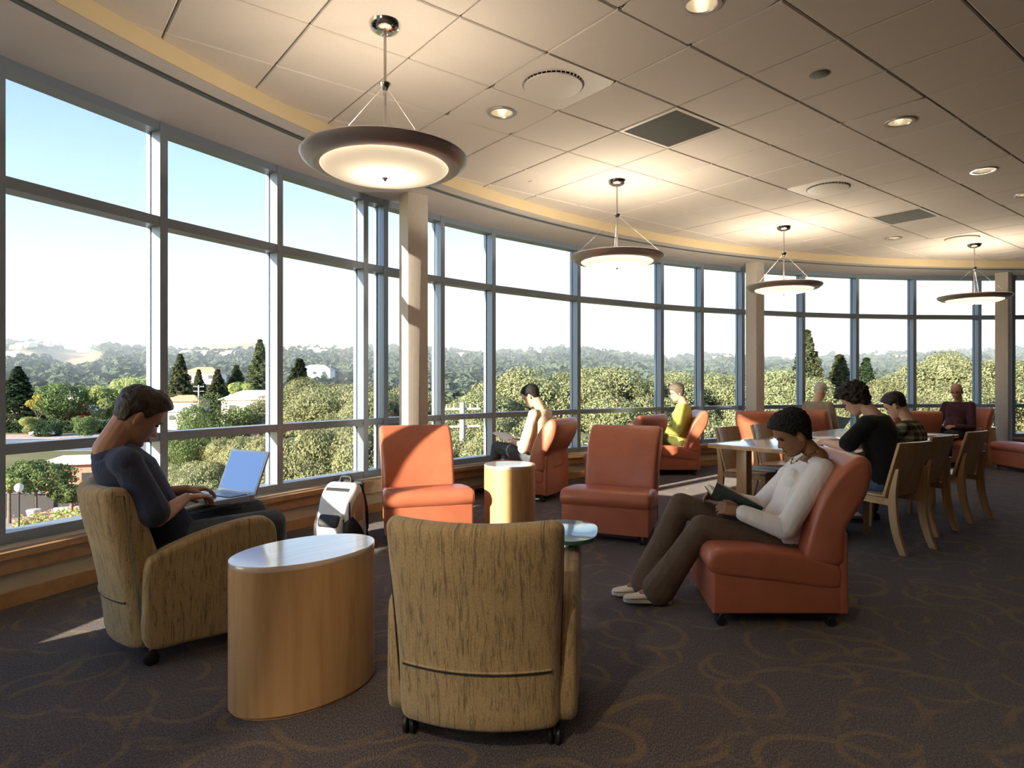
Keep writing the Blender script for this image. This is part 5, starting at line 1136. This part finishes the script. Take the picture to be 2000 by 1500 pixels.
o = MB().lathe([(.0001,0),(.22,0),(.2,.1),(.12,.2),(.3,.5),(.36,.8),(.34,.86),(.0001,.86)], 20, cap=False).build('stone_urn', MATS['concrete'], smooth=50, label='round stone urn on the forecourt', cat='urn'); o.location = ((66-1000)/FPX*44,44,GZ+.06); o.scale=(1.2,1.2,1.1)
g = np.random.default_rng(9)
def bed(n, mat, zoff, size, name, lab, kind):
    px = 25+140*g.random(n); D = 38+3.0*g.random(n); P = np.stack([(px-1000)/FPX*D, D, GZ+.35+zoff*g.random(n)+.006*(px-25)], -1); N = g.normal(size=(n,3)); N[:,2] = np.abs(N[:,2])+.5; N /= np.linalg.norm(N,axis=1)[:,None]
    link(name, quads_mesh(name, P, N, size*(.6+.8*g.random(n)), MATS[mat]), None, label=lab, cat='flowers', kind=kind)
bed(2200, 'leaf_pale', .7, .10, 'flower_bed_leaves', 'green leaves of the flower bed outside', 'stuff'); bed(220, 'flower_pink', .95, .09, 'pink_flowers', 'pink flowers in the bed below the first window', 'stuff'); bed(160, 'flower_yellow', .9, .08, 'yellow_flowers', 'yellow flowers in the bed below the first window', 'stuff')
# utility poles
plain('pole_grey', (.42,.40,.38), .8)
for px, yt, D, lab in [(903,786,26,'pale utility pole with crossarms right of the front column'),(388,752,100,'distant utility pole above the pink house'),(1632,772,44,'pale utility pole behind the white haired person'),(1660,786,42,'shorter pale utility pole left of the curly haired reader'),(1745,772,52,'far pale pole above the curly haired reader')]:
    X = (px-1000)/FPX*D; zt = CAM_H+(750-yt)/FPX*D; g0 = float(terr(px,D)); r = empty('utility_pole', (X,D,g0), .4, label=lab, cat='utility pole', group='utility poles outside')
    MB().tube([(0,0,0),(0,0,zt-g0)], [.16,.11], 10).build('pole', MATS['pole_grey'], r, smooth=60)
    for k in (0, 1): MB().box((-.75,-.05,zt-g0-.30-.7*k),(.75,.05,zt-g0-.21-.7*k)).build('crossarm', MATS['pole_grey'], r)
    for k in (-.65,-.35,.35,.65): MB().lathe([(.0001,0),(.05,0),(.03,.1),(.05,.14),(.0001,.16)], 8, Matrix.Translation((k,0,zt-g0-.22)), cap=False).build('insulator', MATS['pole_grey'], r)

# late afternoon haze over the valley
t = NT('haze'); vs_ = t.n('ShaderNodeVolumeScatter'); vs_.inputs['Color'].default_value = (.72,.86,1.0,1); vs_.inputs['Density'].default_value = .0007; vs_.inputs['Anisotropy'].default_value = .0
t.l(vs_.outputs[0], t.out.inputs['Volume'])
hz_ = MB().add([(-300,150,-30),(300,150,-30),(2600,1900,-30),(-2600,1900,-30),(-300,150,160),(300,150,160),(2600,1900,160),(-2600,1900,160)], [(0,3,2,1),(4,5,6,7),(0,1,5,4),(1,2,6,5),(2,3,7,6),(3,0,4,7)]).build('valley_haze', MATS['haze'], kind='stuff', label='pale blue haze lying over the distant hills', cat='haze')
